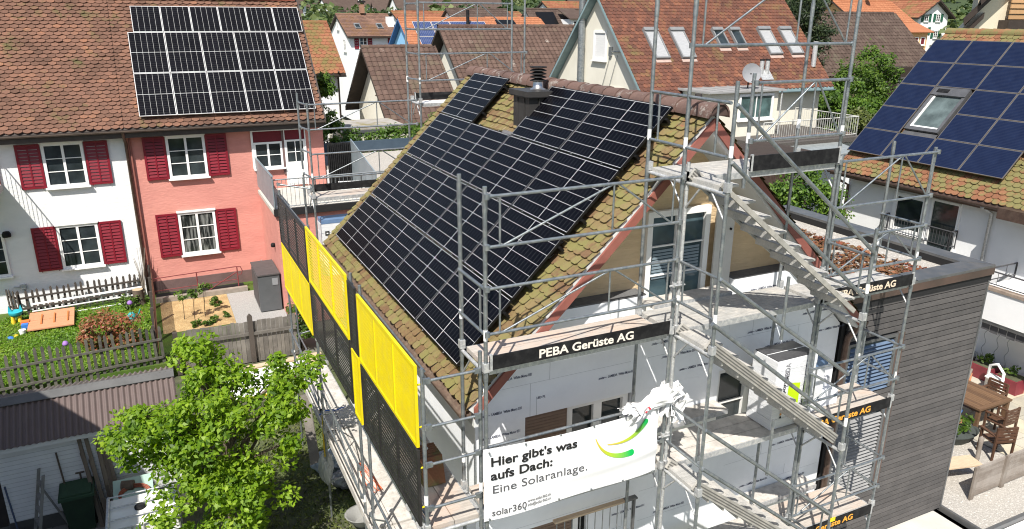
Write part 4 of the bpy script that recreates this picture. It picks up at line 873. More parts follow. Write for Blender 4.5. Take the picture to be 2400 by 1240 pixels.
mb=MB(); mb.box(-14,-.0,12.95,19.3,-5.45,-4.86); mb.v=[];mb.f=[];mb.m=[];mb.r=[];mb.sm=[]; mb.box(-14,-3.7,12.95,19.3,-5.45,-4.86); mb.box(-3.699,-.0,13.33,19.3,-5.45,-4.86); g_=mb.build('garden_terrace',lawn); g_['kind']='structure'
sheet('garden_bed',rect(-3.70,-1.58,15.2,18.1),-4.852,chips); sheet('garden_gravel',rect(-1.576,.0,13.4,18.1),-4.852,grav)
mb=MB()
for i in range(8):
    for j in range(12): mb.box(-9.2+i*.62+.012,-9.2+(i+1)*.62-.012,2+j*.62+.012,2+(j+1)*.62-.012,-5.42,-5.40+random.uniform(0,.004),0,random.random())
q=mb.build('paving_slabs',M('paving_slabs',(.25,.24,.23),(.17,.165,.16),attr=.5,scale=1.3,rough=.9,stain=(.12,.115,.11),stscale=.9,stamt=.5)); q['kind']='structure'
n=16000; x=rng.uniform(-9.5,-3.98,n); y=rng.uniform(13.05,18.6,n); C_=np.stack([x,y,-4.84+rng.uniform(0,.05,n)],1); Nn=rng.normal(size=(n,3))*.6+np.array([0,-.6,.5])
gr=leafmesh('lawn_grass',ML('grass_blade',[(0,(.055,.13,.006)),(.5,(.11,.22,.012)),(1,(.22,.30,.035))],trans=.3),C_,Nn,.09,None,aspect=.35,rn=np.clip(.5+.25*np.sin(x*1.7+y)*np.sin(y*2.1)+rng.normal(0,.2,n),0,1)); gr['kind']='stuff'
n=7000; x=rng.uniform(-2.6,.1,n); y=rng.uniform(1,10.3,n); C_=np.stack([x,y,-5.40+rng.uniform(0,.06,n)],1)
gr=leafmesh('yard_grass',Lolive,C_,rng.normal(size=(n,3))*.6+np.array([0,-.3,.6]),.10,None,aspect=.35); gr['kind']='stuff'
# ---------------- the terraced pair: white house and red house ----------------
pinkw=M('plaster_red',(.57,.245,.205),(.50,.21,.175),scale=2,rough=.9,bump=.5,bscale=11,stretch=(.6,1,1.8),stain=(.64,.29,.23),stscale=.9,stamt=.5); whw=M('plaster_white',(.76,.765,.77),(.70,.71,.72),scale=2,rough=.9,bump=.45,bscale=11,stretch=(.6,1,1.8),stain=(.66,.66,.65),stscale=.7,stamt=.4)
plinth=M('plinth_brown',(.15,.095,.09),(.12,.078,.072),scale=3,rough=.9,bump=.4,bscale=20)
shr=M('shutter_red',(.20,.008,.020),(.165,.007,.017),scale=3,rough=.5); shd=M('shutter_back_dark',(.04,.012,.012)); shl=M('shutter_back_pale',(.45,.40,.40)); drk=M('dark_red_panel',(.15,.012,.02),(.12,.01,.018))
redT=MT('brown_pointed_tile',[(0,(.085,.048,.034)),(.3,(.125,.068,.048)),(.6,(.16,.085,.06)),(.82,(.195,.10,.066)),(.95,(.25,.115,.065)),(1,(.30,.18,.12))],moss=(.09,.08,.035),mscale=.8,mlo=.58,mhi=.70)
fas=M('fascia_dark',(.055,.042,.036),(.04,.032,.028),rough=.6); glc=M('window_glass_curtain',(.015,.018,.018),(.20,.21,.20),scale=2.2,rough=.08,stretch=(5,1,.5),spec=.5,lo=.45,hi=.62)
TS=math.radians(48.5); TC,TN=math.cos(TS),math.sin(TS); EY,EZ=18.72,.95
def terr(name,label,xa,xb,wallm,base_m):
    t=thing(name,label,'house',((xa+xb)/2,22.3,-5.4)); mb=MB(); mb.prism([(xa,19.2,-5.4),(xa,25.4,-5.4),(xa,25.4,1.1),(xa,22.3,4.6),(xa,19.2,1.1)],(xb-xa,0,0)); wl=mb.build('wall',wallm,t)
    mb=MB(); y2=22.3; zr=EZ+(y2-EY)*math.tan(TS)
    mb.prism([(xa,EY,EZ-.03),(xa,y2,zr-.03),(xa,2*y2-EY,EZ-.03),(xa,2*y2-EY,EZ-.17),(xa,y2,zr-.2),(xa,EY,EZ-.17)],(xb-xa,0,0)); mb.box(xa,xb,EY,19.19,EZ-.30,EZ-.171); rf=mb.build('roof',fas,t)
    tiles('roof_tiles',redT,(xa,EY,EZ-.02),X_,(0,TC,TN),xb-xa,(y2-EY)/TC-.05,.24,.15,'point',rf,jit=.008,lift=.05,thick=.045)
    mb=MB(); prof=[(EY-.07+.075*math.cos(math.pi+math.pi*k/8),EZ-.05+.075*math.sin(math.pi+math.pi*k/8)) for k in range(9)]
    mb.grid([(xa,y,z) for y,z in prof]+[(xb,y,z) for y,z in prof],[(k,k+1,10+k,9+k) for k in range(8)]); mb.build('gutter',M('gutter_brown',(.16,.12,.10),(.11,.085,.07),rough=.6),rf)
    return t,wl,rf
WT,WW,WR=terr('white_house','white terraced house with red shutters left of the red one',-13,-4.0,whw,whw)
RT_,RW,RR=terr('red_house','salmon red terraced house with dark red shutters and black panels','x' and -3.998,2.40,pinkw,plinth)
mb=MB(); mb.box(2.22,2.5,EY-.02,22.3,-5.4,-5.3)
salm=MT('ridge_salmon',[(0,(.50,.15,.10)),(.6,(.58,.20,.14)),(1,(.46,.13,.09))])
zr=EZ+(22.3-EY)*math.tan(TS)
ridge('',salm,(-1.5,22.3,zr-.02),X_,4.0,.15,RR,seg=.42,cap=0).build('ridge_tiles',salm,RR); ridge('',redT,(-13,22.3,zr-.02),X_,9.0,.15,WR,seg=.42).build('ridge_tiles',redT,WR); ridge('',redT,(-3.99,22.3,zr-.02),X_,2.4,.15,RR,seg=.42).build('ridge_tiles',redT,RR)
mb=MB(); mb.par((2.40,EY,EZ-.17),(.05,0,0),(0,22.3-EY,(22.3-EY)*math.tan(TS)),(0,0,.17)); mb.build('verge_board',fas,RR)
mb=MB(); mb.box(-3.99,-.02,19.15,19.199,-5.4,-4.42); mb.box(-3.99,-.02,19.10,19.149,-5.4,-4.95); mb.build('plinth',plinth,RW)
mb=MB(); mb.path([(-4.05,EY-.05,.85),(-4.05,EY,.70),(-4.02,19.1,.45),(-4.02,19.1,-5.3)],.05,8); mb.build('downpipe',brown,RT_); mb=MB(); mb.tube((-3.90,19.14,.6),(-3.90,19.14,-5.3),.035,7); mb.build('downpipe',barge,RT_)
def wset(wall,O,w,h,pane,back,sw=.68,sill=None,n=12):
    f=window(wall,O,X_,-Y_,w,h,wfr,pane,nx=2,ny=3,fw=.085,cas=.038,bar=.024,depth=.055)
    mb=MB(); mb.par(V(*O)+V(-.03,-.10,h),(w+.06,0,0),(0,.10,0),(0,0,.05)); mb.build('lintel',wfr,f)
    shutter(wall,V(*O)+V(-sw-.02,0,.0),X_,-Y_,sw,h,shr,n,back); shutter(wall,V(*O)+V(w+.02,0,.0),X_,-Y_,sw,h,shr,n,back); return f
wset(WW,(-6.43,19.2,-.85),1.17,1.41,gl,shl); wset(WW,(-6.42,19.2,-3.58),1.19,1.47,gl,shr); wset(RW,(-2.84,19.2,-.86),1.22,1.43,gl,shd); wset(RW,(-2.77,19.2,-3.58),1.20,1.52,glc,shd)
window(WW,(-9.0,19.2,-3.6),X_,-Y_,1.12,1.4,wfr,gl,nx=2,ny=3)
mb=MB(); mb.lathe((-7.78,19.08,-2.32),[(.0,0),(.12,.03),(.13,.12),(.09,.2),(0,.22)],14); mb.build('wall_lamp',black,WW)
mb=MB(); mb.path([(-7.9,19.17,-4.0),(-7.62,19.17,-4.02),(-7.60,19.17,-4.8)],.025,6); mb.box(-7.72,-7.55,19.08,19.195,-4.06,-3.94); mb.build('cable_box',galvl,WW)
# balcony of the white house, mostly outside the frame
BL=thing('balcony','concrete balcony with an iron rail at the left photo edge','balcony',(-9.5,18.2,-.8)); mb=MB(); mb.box(-11.5,-7.62,17.1,19.19,-.80,-.62); mb.build('slab',M('concrete',(.42,.40,.37),(.33,.31,.29)),BL); railing(BL,[(-11.5,17.15,-.62),(-7.67,17.15,-.62),(-7.67,19.15,-.62)],.92,barge,.13)
# door group of the red house terrace
D=MB(); D.par((-.12,19.14,.56),(1.86,0,0),(0,.06,0),(0,0,.06)); D.box(-.12,-.05,19.14,19.2,-.75,.559); D.box(.92,1.0,19.15,19.2,-1.0,.559,1); D.box(-.05,.92,19.17,19.199,.18,.559,2); D.box(1.0,1.72,19.17,19.199,.22,.559,2); D.box(1.0,1.03,19.14,19.2,-1.45,.559); D.box(1.72,1.76,19.14,19.2,-1.45,.559)
D.build('door_surround',[wfr,plinth,drk],RW)
window(RW,(-.05,19.2,-.75),X_,-Y_,.97,.93,wfr,gl,nx=2,ny=2,fw=.07,depth=.05)
dr=window(RW,(1.03,19.2,-1.42),X_,-Y_,.69,1.63,wfr,gl,nx=2,ny=4,fw=.06,cas=.012,depth=.05,name='door',skipsill=True); mb=MB(); mb.box(1.08,1.67,19.15,19.185,-1.40,-.58); mb.build('door_panel',wfr,dr)
# wing with the roof terrace
WG=thing('terrace_wing','red plastered wing with a roof terrace behind the barriers','wing',(2.7,17.4,-5.4)); mb=MB(); mb.box(0,3.40,15.6,19.19,-5.4,-1.62); ww_=mb.build('wall',pinkw,WG)
mb=MB(); mb.box(-.05,3.40,15.52,19.19,-1.619,-1.50,0); mb.box(-.06,5.46,15.50,15.62,-1.62,-1.40,1); mb.build('terrace_floor',[M('terrace_tile',(.52,.50,.45),(.44,.42,.38),scale=4,rough=.9),dark],WG)
rg=M('rail_zinc',(.36,.38,.39),(.28,.3,.31),rough=.5,metal=.6); railing(WG,[(.0,15.62,-1.42),(1.3,15.62,-1.42),(2.8,15.62,-1.42),(5.3,15.62,-1.42)],.95,rg,.13)
zsheet=M('zinc_sheet',(.27,.32,.35),(.22,.265,.29),scale=1.5,rough=.45,metal=.3,stain=(.35,.39,.41),stscale=2,stamt=.4)
mb=MB(); mb.box(-.04,-.01,15.55,19.15,-1.35,-.36); mb.box(-.06,.01,15.52,19.16,-.36,-.33); mb.build('screen_panel',zsheet,WG)
mb=MB(); mb.lathe((-.06,13.9+2.6,-2.9),[(.0,0),(.07,.02),(.08,.10),(.05,.15),(0,.16)],12); mb.build('wall_lamp',black,WG)
mb=MB(); mb.prism([(3.35,15.9,-1.5),(3.35,19.1,-1.5),(3.35,19.1,.12),(3.35,15.9,-.55)],(.04,0,0)); mb.build('screen_panel',zsheet,WG)
EX=thing('extension','low flat roofed extension with a dark blue parapet and pebbles','extension',(4.5,19.7,-5.4)); mb=MB(); mb.box(2.45,6.9,19.2,21.6,-5.4,-1.0); mb.box(3.41,6.9,15.65,19.199,-5.4,-1.0); mb.build('wall',rend,EX)
mb=MB(); mb.box(2.46,6.75,19.3,21.5,-.999,-.86); mb.box(3.42,6.75,15.7,19.299,-.999,-.86); mb.build('pebble_roof',peb,EX)
pb=M('parapet_blue_grey',(.075,.11,.15),(.06,.09,.125),rough=.35,metal=.4); mb=MB(); mb.box(2.40,6.9,21.5,21.75,-.75,-.40); mb.box(6.75,6.98,15.6,21.5,-.95,-.42); mb.box(2.35,2.45,19.25,21.5,-.75,-.40); mb.build('parapet',pb,EX)
mb=MB(); mb.box(2.5,3.34,19.05,19.15,-1.5,.0); 
for k in range(12): mb.box(2.5+k*.07,2.535+k*.07,19.0,19.05,-1.48,-.02)
mb.build('slatted_screen',black,EX)
SF=thing('furniture_cover','white cloth covered furniture on the roof terrace','furniture',(3.0,17.0,-1.5)); mb=MB(); mb.prism([(2.3,16.6,-1.49),(3.1,16.5,-1.49),(3.2,17.2,-1.49),(2.4,17.4,-1.49)],(.05,.05,.42)); mb.build('cover',M('cover_cloth',(.72,.72,.71)),SF)
LR=thing('flat_roof','flat dark roof with lying solar panels beyond the terrace','flat roof',(9,20,-5.4)); mb=MB(); mb.box(7.1,12.5,17.8,21.9,-5.4,-1.0); mb.build('wall',rend,LR); mb=MB(); mb.box(7.0,12.6,17.7,22.0,-.999,-.86); mb.build('roof',pb,LR)
mb=MB()
for i in range(4):
    for j in range(3): mb.par((7.5+i*1.2,18.1+j*1.2,-.84),(1.1,0,0),(0,.95,.12),(0,0,.03))
mb.build('flat_panels',fblk,LR)
# solar array of the red house
gm2=MP('black_cells_portrait',1.112,1.69,6,0,(.0045,.0045,.006),(.42,.42,.42),.007,mid=1,fine=(1,18),finemix=.12,border=.014); fal=M('frame_alu',(.66,.66,.66),(.60,.60,.60),rough=.35,metal=.3)
w2n=V(0,-TN,TC)
for r_ in range(3):
    for c_ in range(6 if r_==2 else 5):
        O=V(-3.50+c_*(.945 if r_==2 else 1.132)+(.16 if r_==2 else 0)*0,EY,EZ)+V(0,TC,TN)*(.33+r_*1.71+(.03 if r_==2 else 0))+w2n*(.13 if r_<2 else .09)
        if r_==2: O=O+V(.18,0,0)
        hh=1.69
        if r_==2:
            panel('blk3',MP('black_cells_short',0.93,1.12,5,0,(.0045,.0045,.006),(.42,.42,.42),.007,fine=(1,12),finemix=.12,border=.014) if 'blk3' not in _pp else None,fal,frame4(O,X_,V(0,TC,TN)),.93,1.12,'black silver framed panel on the red house, top row, %s'%['first','second','third','fourth','fifth','sixth'][c_],'panels on the red house roof')
        else: panel('blk2',gm2,fal,frame4(O,X_,V(0,TC,TN)),1.112,1.69,'black silver framed panel on the red house, %s row, %s from the left'%(['bottom','middle'][r_],['first','second','third','fourth','fifth'][c_]),'panels on the red house roof')
# ---------------- garden ----------------
oldw=M('grey_wood',(.17,.155,.135),(.11,.10,.088),scale=5,rough=.9,stretch=(8,8,1),attr=.4,stain=(.27,.25,.22),stscale=3,stamt=.5,bump=.3,bscale=30)
dkw=M('dark_wood',(.075,.062,.052),(.045,.038,.032),scale=5,rough=.9,attr=.4); lich=M('picket_wood',(.10,.095,.078),(.06,.057,.05),scale=8,rough=.95,attr=.5,stain=(.17,.17,.125),stscale=7,stamt=.5)
def picket(name,label,a,b,h,sp_,w_,m,rails=(.25,.7),tilt=.03,top=.06):
    a,b=Vector(a),Vector(b); d=(b-a); L=d.length; d.normalize(); nn=V(-d.y,d.x,0); t=thing(name,label,'fence',(a+b)/2); k=int(L/sp_)
    for i in range(k+1):
        mb=MB(); p=a+d*(i*L/k); q=p+d*random.uniform(-tilt,tilt)+nn*random.uniform(-tilt,tilt); hh=h*random.uniform(.95,1.04)
        pr=[p-d*w_/2,p+d*w_/2,q+d*w_/2+Z_*hh,q+Z_*(hh+top),q-d*w_/2+Z_*hh]; mb.prism([v-nn*.012 for v in pr],nn*.024,0,random.random()); mb.build('picket',m,t)
    for r_ in rails: mb=MB(); mb.par(a-nn*.05+Z_*r_*h,b-a,nn*.036,Z_*.06); mb.build('rail',m,t)
    return t
picket('picket_fence','weathered grey picket fence above the corrugated shed roof',(-9.2,12.75,-5.1),(-3.75,13.05,-5.0),1.2,.165,.075,lich)
picket('picket_fence','dark picket fence in front of the white house wall',(-7.75,18.75,-4.86),(-4.2,19.12,-4.86),.80,.17,.07,dkw)
picket('picket_fence','short dark fence piece turning to the white house wall',(-7.78,18.7,-4.86),(-8.1,19.1,-4.86),.8,.13,.07,dkw)
BN=thing('bench','long white slatted bench before the dark picket fence','bench',(-5.9,18.6,-4.86)); mb=MB()
for o_,z in ((0,-4.42),(.09,-4.42),(-.07,-4.62)): mb.par((-7.4,18.35+o_,z),(3.2,.33,0),(0,.05,0),(0,0,.025))
mb.build('seat_slats',white,BN); 
for k in range(9): mb=MB(); mb.box(-7.3+k*.37,-7.26+k*.37,18.4+k*.037,18.44+k*.037,-4.86,-4.42); mb.build('leg',galv,BN)
mb=MB(); mb.par((-6.6,18.3,-4.84),(2.4,.25,0),(0,.03,0),(0,0,.03)); mb.build('foot_rail',white,BN)
ST=thing('tree_stump','cut tree stump beside the rusty wire fence','tree stump',(-4.32,18.25,-4.86)); mb=MB(); mb.lathe((-4.32,18.25,-4.86),[(.21,0),(.17,.15),(.165,.55)],16); mb.build('trunk',bark,ST); mb=MB(); mb.lathe((-4.32,18.25,-4.31),[(.165,0),(.0,.01)],16); mb.build('cut_face',M('cut_wood',(.45,.36,.24),(.36,.28,.18),scale=12),ST)
PF=thing('plank_fence','grey upright plank fence with a long rail beside the garden bed','fence',(-1.7,13.3,-5.4)); k=0; x=-3.2
while x<-.05: 
    mb=MB(); ww2=random.uniform(.10,.14); mb.box(x,x+ww2-.008,13.29+random.uniform(-.006,.006),13.32,-5.42,-4.12+random.uniform(-.03,.03),0,random.random()); mb.build('plank',oldw,PF); x+=ww2
mb=MB(); mb.par((-3.5,13.21,-4.52),(3.5,0,-.03),(0,.06,0),(0,0,.09),0,.9); mb.build('rail',oldw,PF)
mb=MB(); mb.prism([(-1.42,13.20,-5.4),(-1.28,13.20,-5.4),(-1.28,13.20,-3.95),(-1.35,13.20,-3.87),(-1.42,13.20,-3.95)],(0,.1,0),0,.1); mb.build('post',dkw,PF); mb=MB(); mb.box(-3.45,-3.32,13.2,13.32,-5.4,-4.1); mb.build('post',dkw,PF)
rust=M('rust',(.18,.075,.04),(.10,.05,.035),scale=9,rough=.9); WF=thing('wire_fence','rusty wire fence with wooden stakes dividing the two gardens','fence',(-3.9,16,-4.86))
for y in (13.1,14.6,16.1,17.6,19.0): mb=MB(); mb.box(-3.95,-3.87,y,y+.08,-4.86,-3.75); mb.build('stake',dkw,WF)
mb=MB()
for k in range(24):
    z=-4.82+k*.042; mb.tube((-3.86,13.1,z),(-3.84,19.05,z),.006,4)
for k in range(60): y=13.1+k*.1; mb.tube((-3.86,y,-4.86),(-3.85,y,-3.85),.005,4)
mb.build('wire_mesh',rust,WF); 
HPm=M('heat_pump_grey',(.115,.12,.125),(.10,.105,.11),rough=.45,metal=.2); HP=thing('heat_pump','grey heat pump box standing on gravel by the red wing','heat pump',(-.4,16.5,-4.86)); mb=MB(); mb.box(-.74,-.06,15.75,17.3,-4.82,-3.60); mb.build('casing',HPm,HP); mb=MB(); mb.box(-.76,-.04,15.72,17.32,-3.60,-3.56); mb.lathe((-.4,16.7,-3.56),[(.25,0),(.25,.004)],20); mb.box(-.755,-.742,15.9,17.2,-4.7,-3.7); mb.build('lid',M('heat_pump_top',(.085,.075,.075)),HP)
mb=MB(); mb.box(-.30,-.12,15.735,15.749,-3.95,-3.72); mb.build('type_plate',M('plate',(.25,.26,.27)),HP); mb=MB(); mb.box(-.7,-.1,15.8,17.25,-4.86,-4.82); mb.build('base',dark,HP)
ta=M('tap',(.5,.5,.5),metal=.8,rough=.3); TP=thing('standpipe','small garden tap on the plinth above the heat pump','tap',(-.2,19.0,-4.5)); mb=MB(); mb.tube((-.22,19.1,-4.8),(-.22,19.05,-4.1),.02,7); mb.tube((-.22,19.05,-4.1),(-.2,18.95,-4.05),.03,7); mb.build('pipe',ta,TP)
SR=thing('stair_rail','thin red iron railing beside the cellar steps','railing',(-2.2,18.3,-4.86)); ri=M('iron_red',(.20,.04,.04),(.14,.03,.03))
mb=MB(); a,b=(-3.8,18.35,-4.05),(-1.15,18.35,-3.98); mb.tube(a,b,.018,6); mb.tube((-3.8,18.35,-4.5),(-1.12,18.35,-4.45),.014,6); mb.path([b,(-1.0,18.35,-4.0),(-.95,18.35,-4.15),(-1.0,18.35,-4.28),(-1.12,18.35,-4.28)],.016,6)
for x in (-2.45,-1.12): mb.tube((x,18.35,-4.86),(x,18.35,-4.0),.02,6)
mb.build('rail',ri,SR); mb=MB(); mb.tube((-1.15,18.4,-4.2),(-2.6,18.9,-5.2),.02,6); mb.build('handrail',ri,SR)
CB=thing('stone_kerb','pale concrete kerb between garden bed and cellar steps','kerb',(-2.3,18.2,-4.9)); mb=MB(); mb.box(-3.82,-.85,18.12,18.30,-4.90,-4.70); mb.build('kerb',M('kerb_concrete',(.30,.26,.22),(.22,.19,.16),scale=5),CB); sheet('stairwell_shade',rect(-3.8,-.9,18.31,19.1),-4.851,dark)  # flat near-black sheet stands in for the shade of the sunken stairwell
OT=thing('folded_table','orange wooden table top lying on the lawn','table top',(-6.8,17.6,-4.8)); orw=M('orange_wood',(.56,.27,.15),(.48,.22,.12),scale=4,stretch=(1,8,8),rough=.7); mb=MB(); mb.par((-7.42,16.92,-4.76),(1.25,.0,.0),(-.03,.7,.03),(0,0,.04)); mb.build('board',orw,OT); mb=MB(); mb.par((-7.45,17.64,-4.73),(1.25,0,0),(-.03,.7,.03),(0,0,.04)); mb.build('board',orw,OT)
for xx in (-7.1,-6.75,-6.38): mb=MB(); mb.par((xx,17.25,-4.715),(.04,0,0),(-.03,.75,.035),(0,0,.045)); mb.build('batten',M('batten_orange',(.50,.17,.05)),OT)
cy=M('toy_cyan',(.03,.42,.52)); yl=M('toy_yellow',(.75,.52,.03)); bl=M('toy_blue',(.04,.18,.55)); orr=M('toy_orange',(.75,.18,.04))
T1=thing('toy_table','small cyan and yellow plastic toy seat on the lawn','toy',(-7.82,18.1,-4.86)); mb=MB(); mb.lathe((-7.82,18.1,-4.62),[(.10,0),(.19,.08),(.20,.16)],14); mb.prism([(-8.02,18.1,-4.47),(-7.9,18.1,-4.47),(-7.98,18.1,-4.26)],(0,.05,0)); mb.prism([(-7.74,18.1,-4.47),(-7.62,18.1,-4.47),(-7.66,18.1,-4.26)],(0,.05,0)); mb.build('seat',cy,T1)
for dx in (-.09,.09): mb=MB(); mb.lathe((-7.82+dx,18.05,-4.86),[(.07,0),(.05,.25)],8); mb.build('leg',yl,T1)
T2=thing('toy_truck','orange and blue toy truck beside the orange board','toy',(-7.52,17.5,-4.86)); mb=MB(); mb.box(-7.66,-7.42,17.55,17.75,-4.80,-4.66); mb.build('body',orr,T2); mb=MB(); mb.box(-7.62,-7.44,17.3,17.5,-4.82,-4.68); mb.tube((-7.62,17.4,-4.8),(-7.44,17.4,-4.8),.06,10); mb.build('cab',bl,T2)
T3=thing('toy_bucket','white and blue toys scattered near the orange board','toy',(-7.7,16.9,-4.86)); mb=MB(); mb.lathe((-7.55,16.95,-4.85),[(.08,0),(.1,.16)],10); mb.build('bucket',white,T3); mb=MB(); mb.lathe((-7.85,16.75,-4.85),[(.1,0),(.07,.06),(.0,.07)],10); mb.build('ball',bl,T3); mb=MB(); mb.lathe((-7.72,16.85,-4.85),[(.06,0),(.06,.06),(0,.07)],8); mb.build('cup',yl,T3)
T4=thing('watering_can','turquoise watering can behind the red leaved shrub','watering can',(-4.55,16.8,-4.86)); mb=MB(); mb.lathe((-4.55,16.8,-4.86),[(.12,0),(.13,.2),(.06,.28)],12); mb.path([(-4.45,16.8,-4.78),(-4.33,16.8,-4.62),(-4.28,16.8,-4.5)],.02,6); mb.build('can',M('turquoise',(.04,.32,.33)),T4)
tree('shrub','rust red leaved shrub behind the picket fence','shrub',(-5.2,14.9,-4.86),(-5.1,14.9,-4.35),(1.1,.8,.62),46,.24,60,.12,Lred,barkd,.03,aspect=.42,seed=5,limbs=10)
tree('shrub','small dark green bush beside the tree stump','shrub',(-4.7,18.0,-4.86),(-4.7,18.0,-4.6),(.38,.3,.25),9,.14,50,.09,Lmid,barkd,.015,seed=6,limbs=4)
tree('shrub','round leafy bush below the yellow barrier at the red wing','shrub',(.1,13.6,-5.4),(.2,13.9,-4.55),(.55,.7,.75),26,.26,70,.11,Lmid,barkd,.03,seed=8,limbs=6)
tree('plant','bushy green clump at the back of the garden bed','plant',(-2.0,17.1,-4.86),(-2.0,17.1,-4.7),(.26,.24,.17),8,.1,50,.09,Lmid,barkd,.01,seed=9,limbs=3)
for i,(x,y,h,lab) in enumerate(((-3.05,16.2,.85,'tall thin garden plant at the left of the wood chip bed'),(-2.75,16.0,.95,'twin headed tall garden plant in the middle of the bed'),(-2.42,16.2,1.0,'tall thin garden plant at the right of the bed'))):
    tree('plant',lab,'plant',(x,y,-4.86),(x+.05,y,-4.86+h),(.20,.2,.13),6,.11,26,.13,Lmid,barkd,.012,seed=20+i,limbs=2,aspect=.35)
for i,(x,y,lab) in enumerate(((-2.75,15.45,'low leafy plant at the front left of the bed'),(-2.2,15.6,'low leafy plant at the front right of the bed'),(-2.45,15.35,'low leafy plant at the front middle of the bed'),(-1.85,15.9,'small pale lettuce at the gravel edge'))):
    tree('plant',lab,'plant',(x,y,-4.86),(x,y,-4.76),(.17,.17,.09),5,.08,26,.11,Lmid,barkd,.008,seed=30+i,limbs=1)
AL_=M('allium',(.25,.12,.40),(.32,.18,.48))
for x,y,lab in ((-6.05,13.3,'purple globe flower at the picket fence'),(-4.5,15.9,'purple flower above the red leaved shrub')): t=thing('flower',lab,'flower',(x,y,-4.86)); mb=MB(); mb.tube((x,y,-4.86),(x,y,-4.0),.008,5); mb.build('stem',Lmid,t); mb=MB(); mb.lathe((x,y,-4.02),[(0,0),(.07,.04),(.08,.08),(.05,.14),(0,.16)],10); mb.build('bloom',AL_,t)
t=thing('bare_shrub','leafless pale twigs between the white and red houses','shrub',(-4.15,18.9,-4.86)); rs=random.Random(4); mb=MB()
for k in range(16): a=rs.uniform(-.25,.25); b=rs.uniform(-.15,.15); mb.path([(-4.15,18.9,-4.86),(-4.15+a*.4,18.9+b*.4,-4.0),(-4.15+a,18.9+b,-3.3+rs.uniform(-.3,.3))],[.012,.009,.004],5)
mb.build('twigs',M('twig',(.30,.26,.21)),t)
# ---------------- shed and the things before it ----------------
SH=thing('shed','white brick shed with a corrugated brown roof','shed',(-6.6,7.4,-5.4)); cor=M('corrugated_brown',(.115,.085,.08),(.09,.068,.064),scale=2,rough=.7,stain=(.16,.12,.11),stscale=2,stamt=.5); cort=M('corrugated_weathered',(.19,.165,.145),(.14,.12,.105),scale=5,rough=.8); ridg=M('shed_ridge',(.10,.10,.10),(.075,.075,.075),scale=3,rough=.6)
bw=M('white_brick',(.66,.67,.69),(.58,.59,.61),scale=2,rough=.85,stain=(.5,.51,.53),stscale=1.3,stamt=.4)
mb=MB(); mb.box(-6.78,-3.6,7.0,8.6,-5.1,-3.42); sw_=mb.build('wall',bw,SH); mb=MB(); mb.box(-6.80,-3.58,6.98,8.62,-5.41,-5.10); mb.build('plinth',M('shed_plinth',(.07,.07,.07)),SH)
mb=MB(); z=-5.09
while z<-3.45: mb.box(-6.78,-3.6,6.995,7.0,z,z+.006); z+=.095
mb.build('mortar_joints',M('mortar_grey',(.44,.45,.47)),sw_)  # grey strips for the brick joints
mb=MB(); mb.box(-14,-6.79,7.4,8.5,-5.41,-3.5); mb.build('side_store',M('store_wood',(.05,.042,.038),(.035,.03,.028)),SH)
def corr(name,m,x0,x1,y0,z0,y1,z1,amp=.022,per=.105):
    n=int((x1-x0)/per*6); mb=MB(); dv=V(0,y1-y0,z1-z0).normalized(); nn=V(1,0,0).cross(dv); vs=[]
    for (y,z) in ((y0,z0),(y1,z1)):
        for i in range(n+1): x=x0+(x1-x0)*i/n; h=amp*math.sin(2*math.pi*x/per); p=V(x,y,z)+nn*h; vs.append(p)
    mb.grid(vs,[(i,i+1,n+2+i,n+1+i) for i in range(n)],0,.5,True); return mb.build(name,m,SH)
corr('roof_sheet',cor,-14,-3.5,6.72,-3.34,7.58,-2.76); corr('roof_sheet',cort,-14,-3.5,7.58,-2.72,8.75,-3.12)
mb=MB(); mb.par((-14,7.46,-2.80),(10.5,0,0),(0,.16,.10),(0,0,.012)); mb.par((-14,7.62,-2.70),(10.5,0,0),(0,.16,-.06),(0,0,.012)); mb.build('ridge_cap',ridg,SH)
mb=MB(); mb.box(-6.8,-3.55,6.80,6.86,-3.47,-3.38); mb.build('eaves_board',bw,SH)
LD=thing('stepladder','old aluminium stepladder open before the shed','ladder',(-6.1,6.7,-5.4)); lm_=M('ladder_alu',(.22,.22,.22),(.15,.15,.15),rough=.6,metal=.3)
mb=MB(); a=V(-6.40,6.55,-5.40); b=V(-6.12,6.85,-3.95); off=V(.10,-.30,0)
for o_ in (V(0,0,0),off): mb.par(a+o_,b-a,(.05,.02,0),(.01,-.03,0))
for k in range(5): p=a+(b-a)*(k+1)/6; mb.par(p,off,(.06,.03,0),(0,0,.02))
mb.build('climbing_side',lm_,LD); mb=MB()
for o_ in (V(0,0,0),off): mb.par(V(-5.80,6.9,-5.4)+o_*.8,V(-6.15,6.85,-4.3)-V(-5.80,6.9,-5.4),(.03,.01,0),(.01,-.03,0))
mb.par(V(-5.9,6.9,-5.05),off*.8,(.03,0,0),(0,0,.03)); mb.build('support_side',lm_,LD)
BI=thing('wheelie_bin','dark green wheelie bin before the white shed wall','bin',(-5.5,6.75,-5.4)); gn=M('bin_green',(.018,.04,.022),(.014,.03,.018),rough=.5)
mb=MB(); mb.prism([(-5.74,6.55,-5.36),(-5.30,6.55,-5.36),(-5.24,6.48,-4.55),(-5.80,6.48,-4.55)],(0,.42,0)); mb.build('body',gn,BI); mb=MB(); mb.par((-5.83,6.42,-4.56),(.62,0,0),(0,.56,.05),(0,0,.06)); mb.par((-5.78,6.46,-4.49),(.52,0,0),(0,.46,.05),(0,0,.03)); mb.build('lid',M('bin_lid',(.022,.055,.03)),BI)
for xx in (-5.76,-5.32): mb=MB(); mb.tube((xx,6.95,-5.3),(xx+.05,6.95,-5.3),.1,12); mb.build('wheel',black,BI)
PL=thing('plank_stack','old wooden planks leaning on the shed wall','planks',(-5.0,6.7,-5.4))
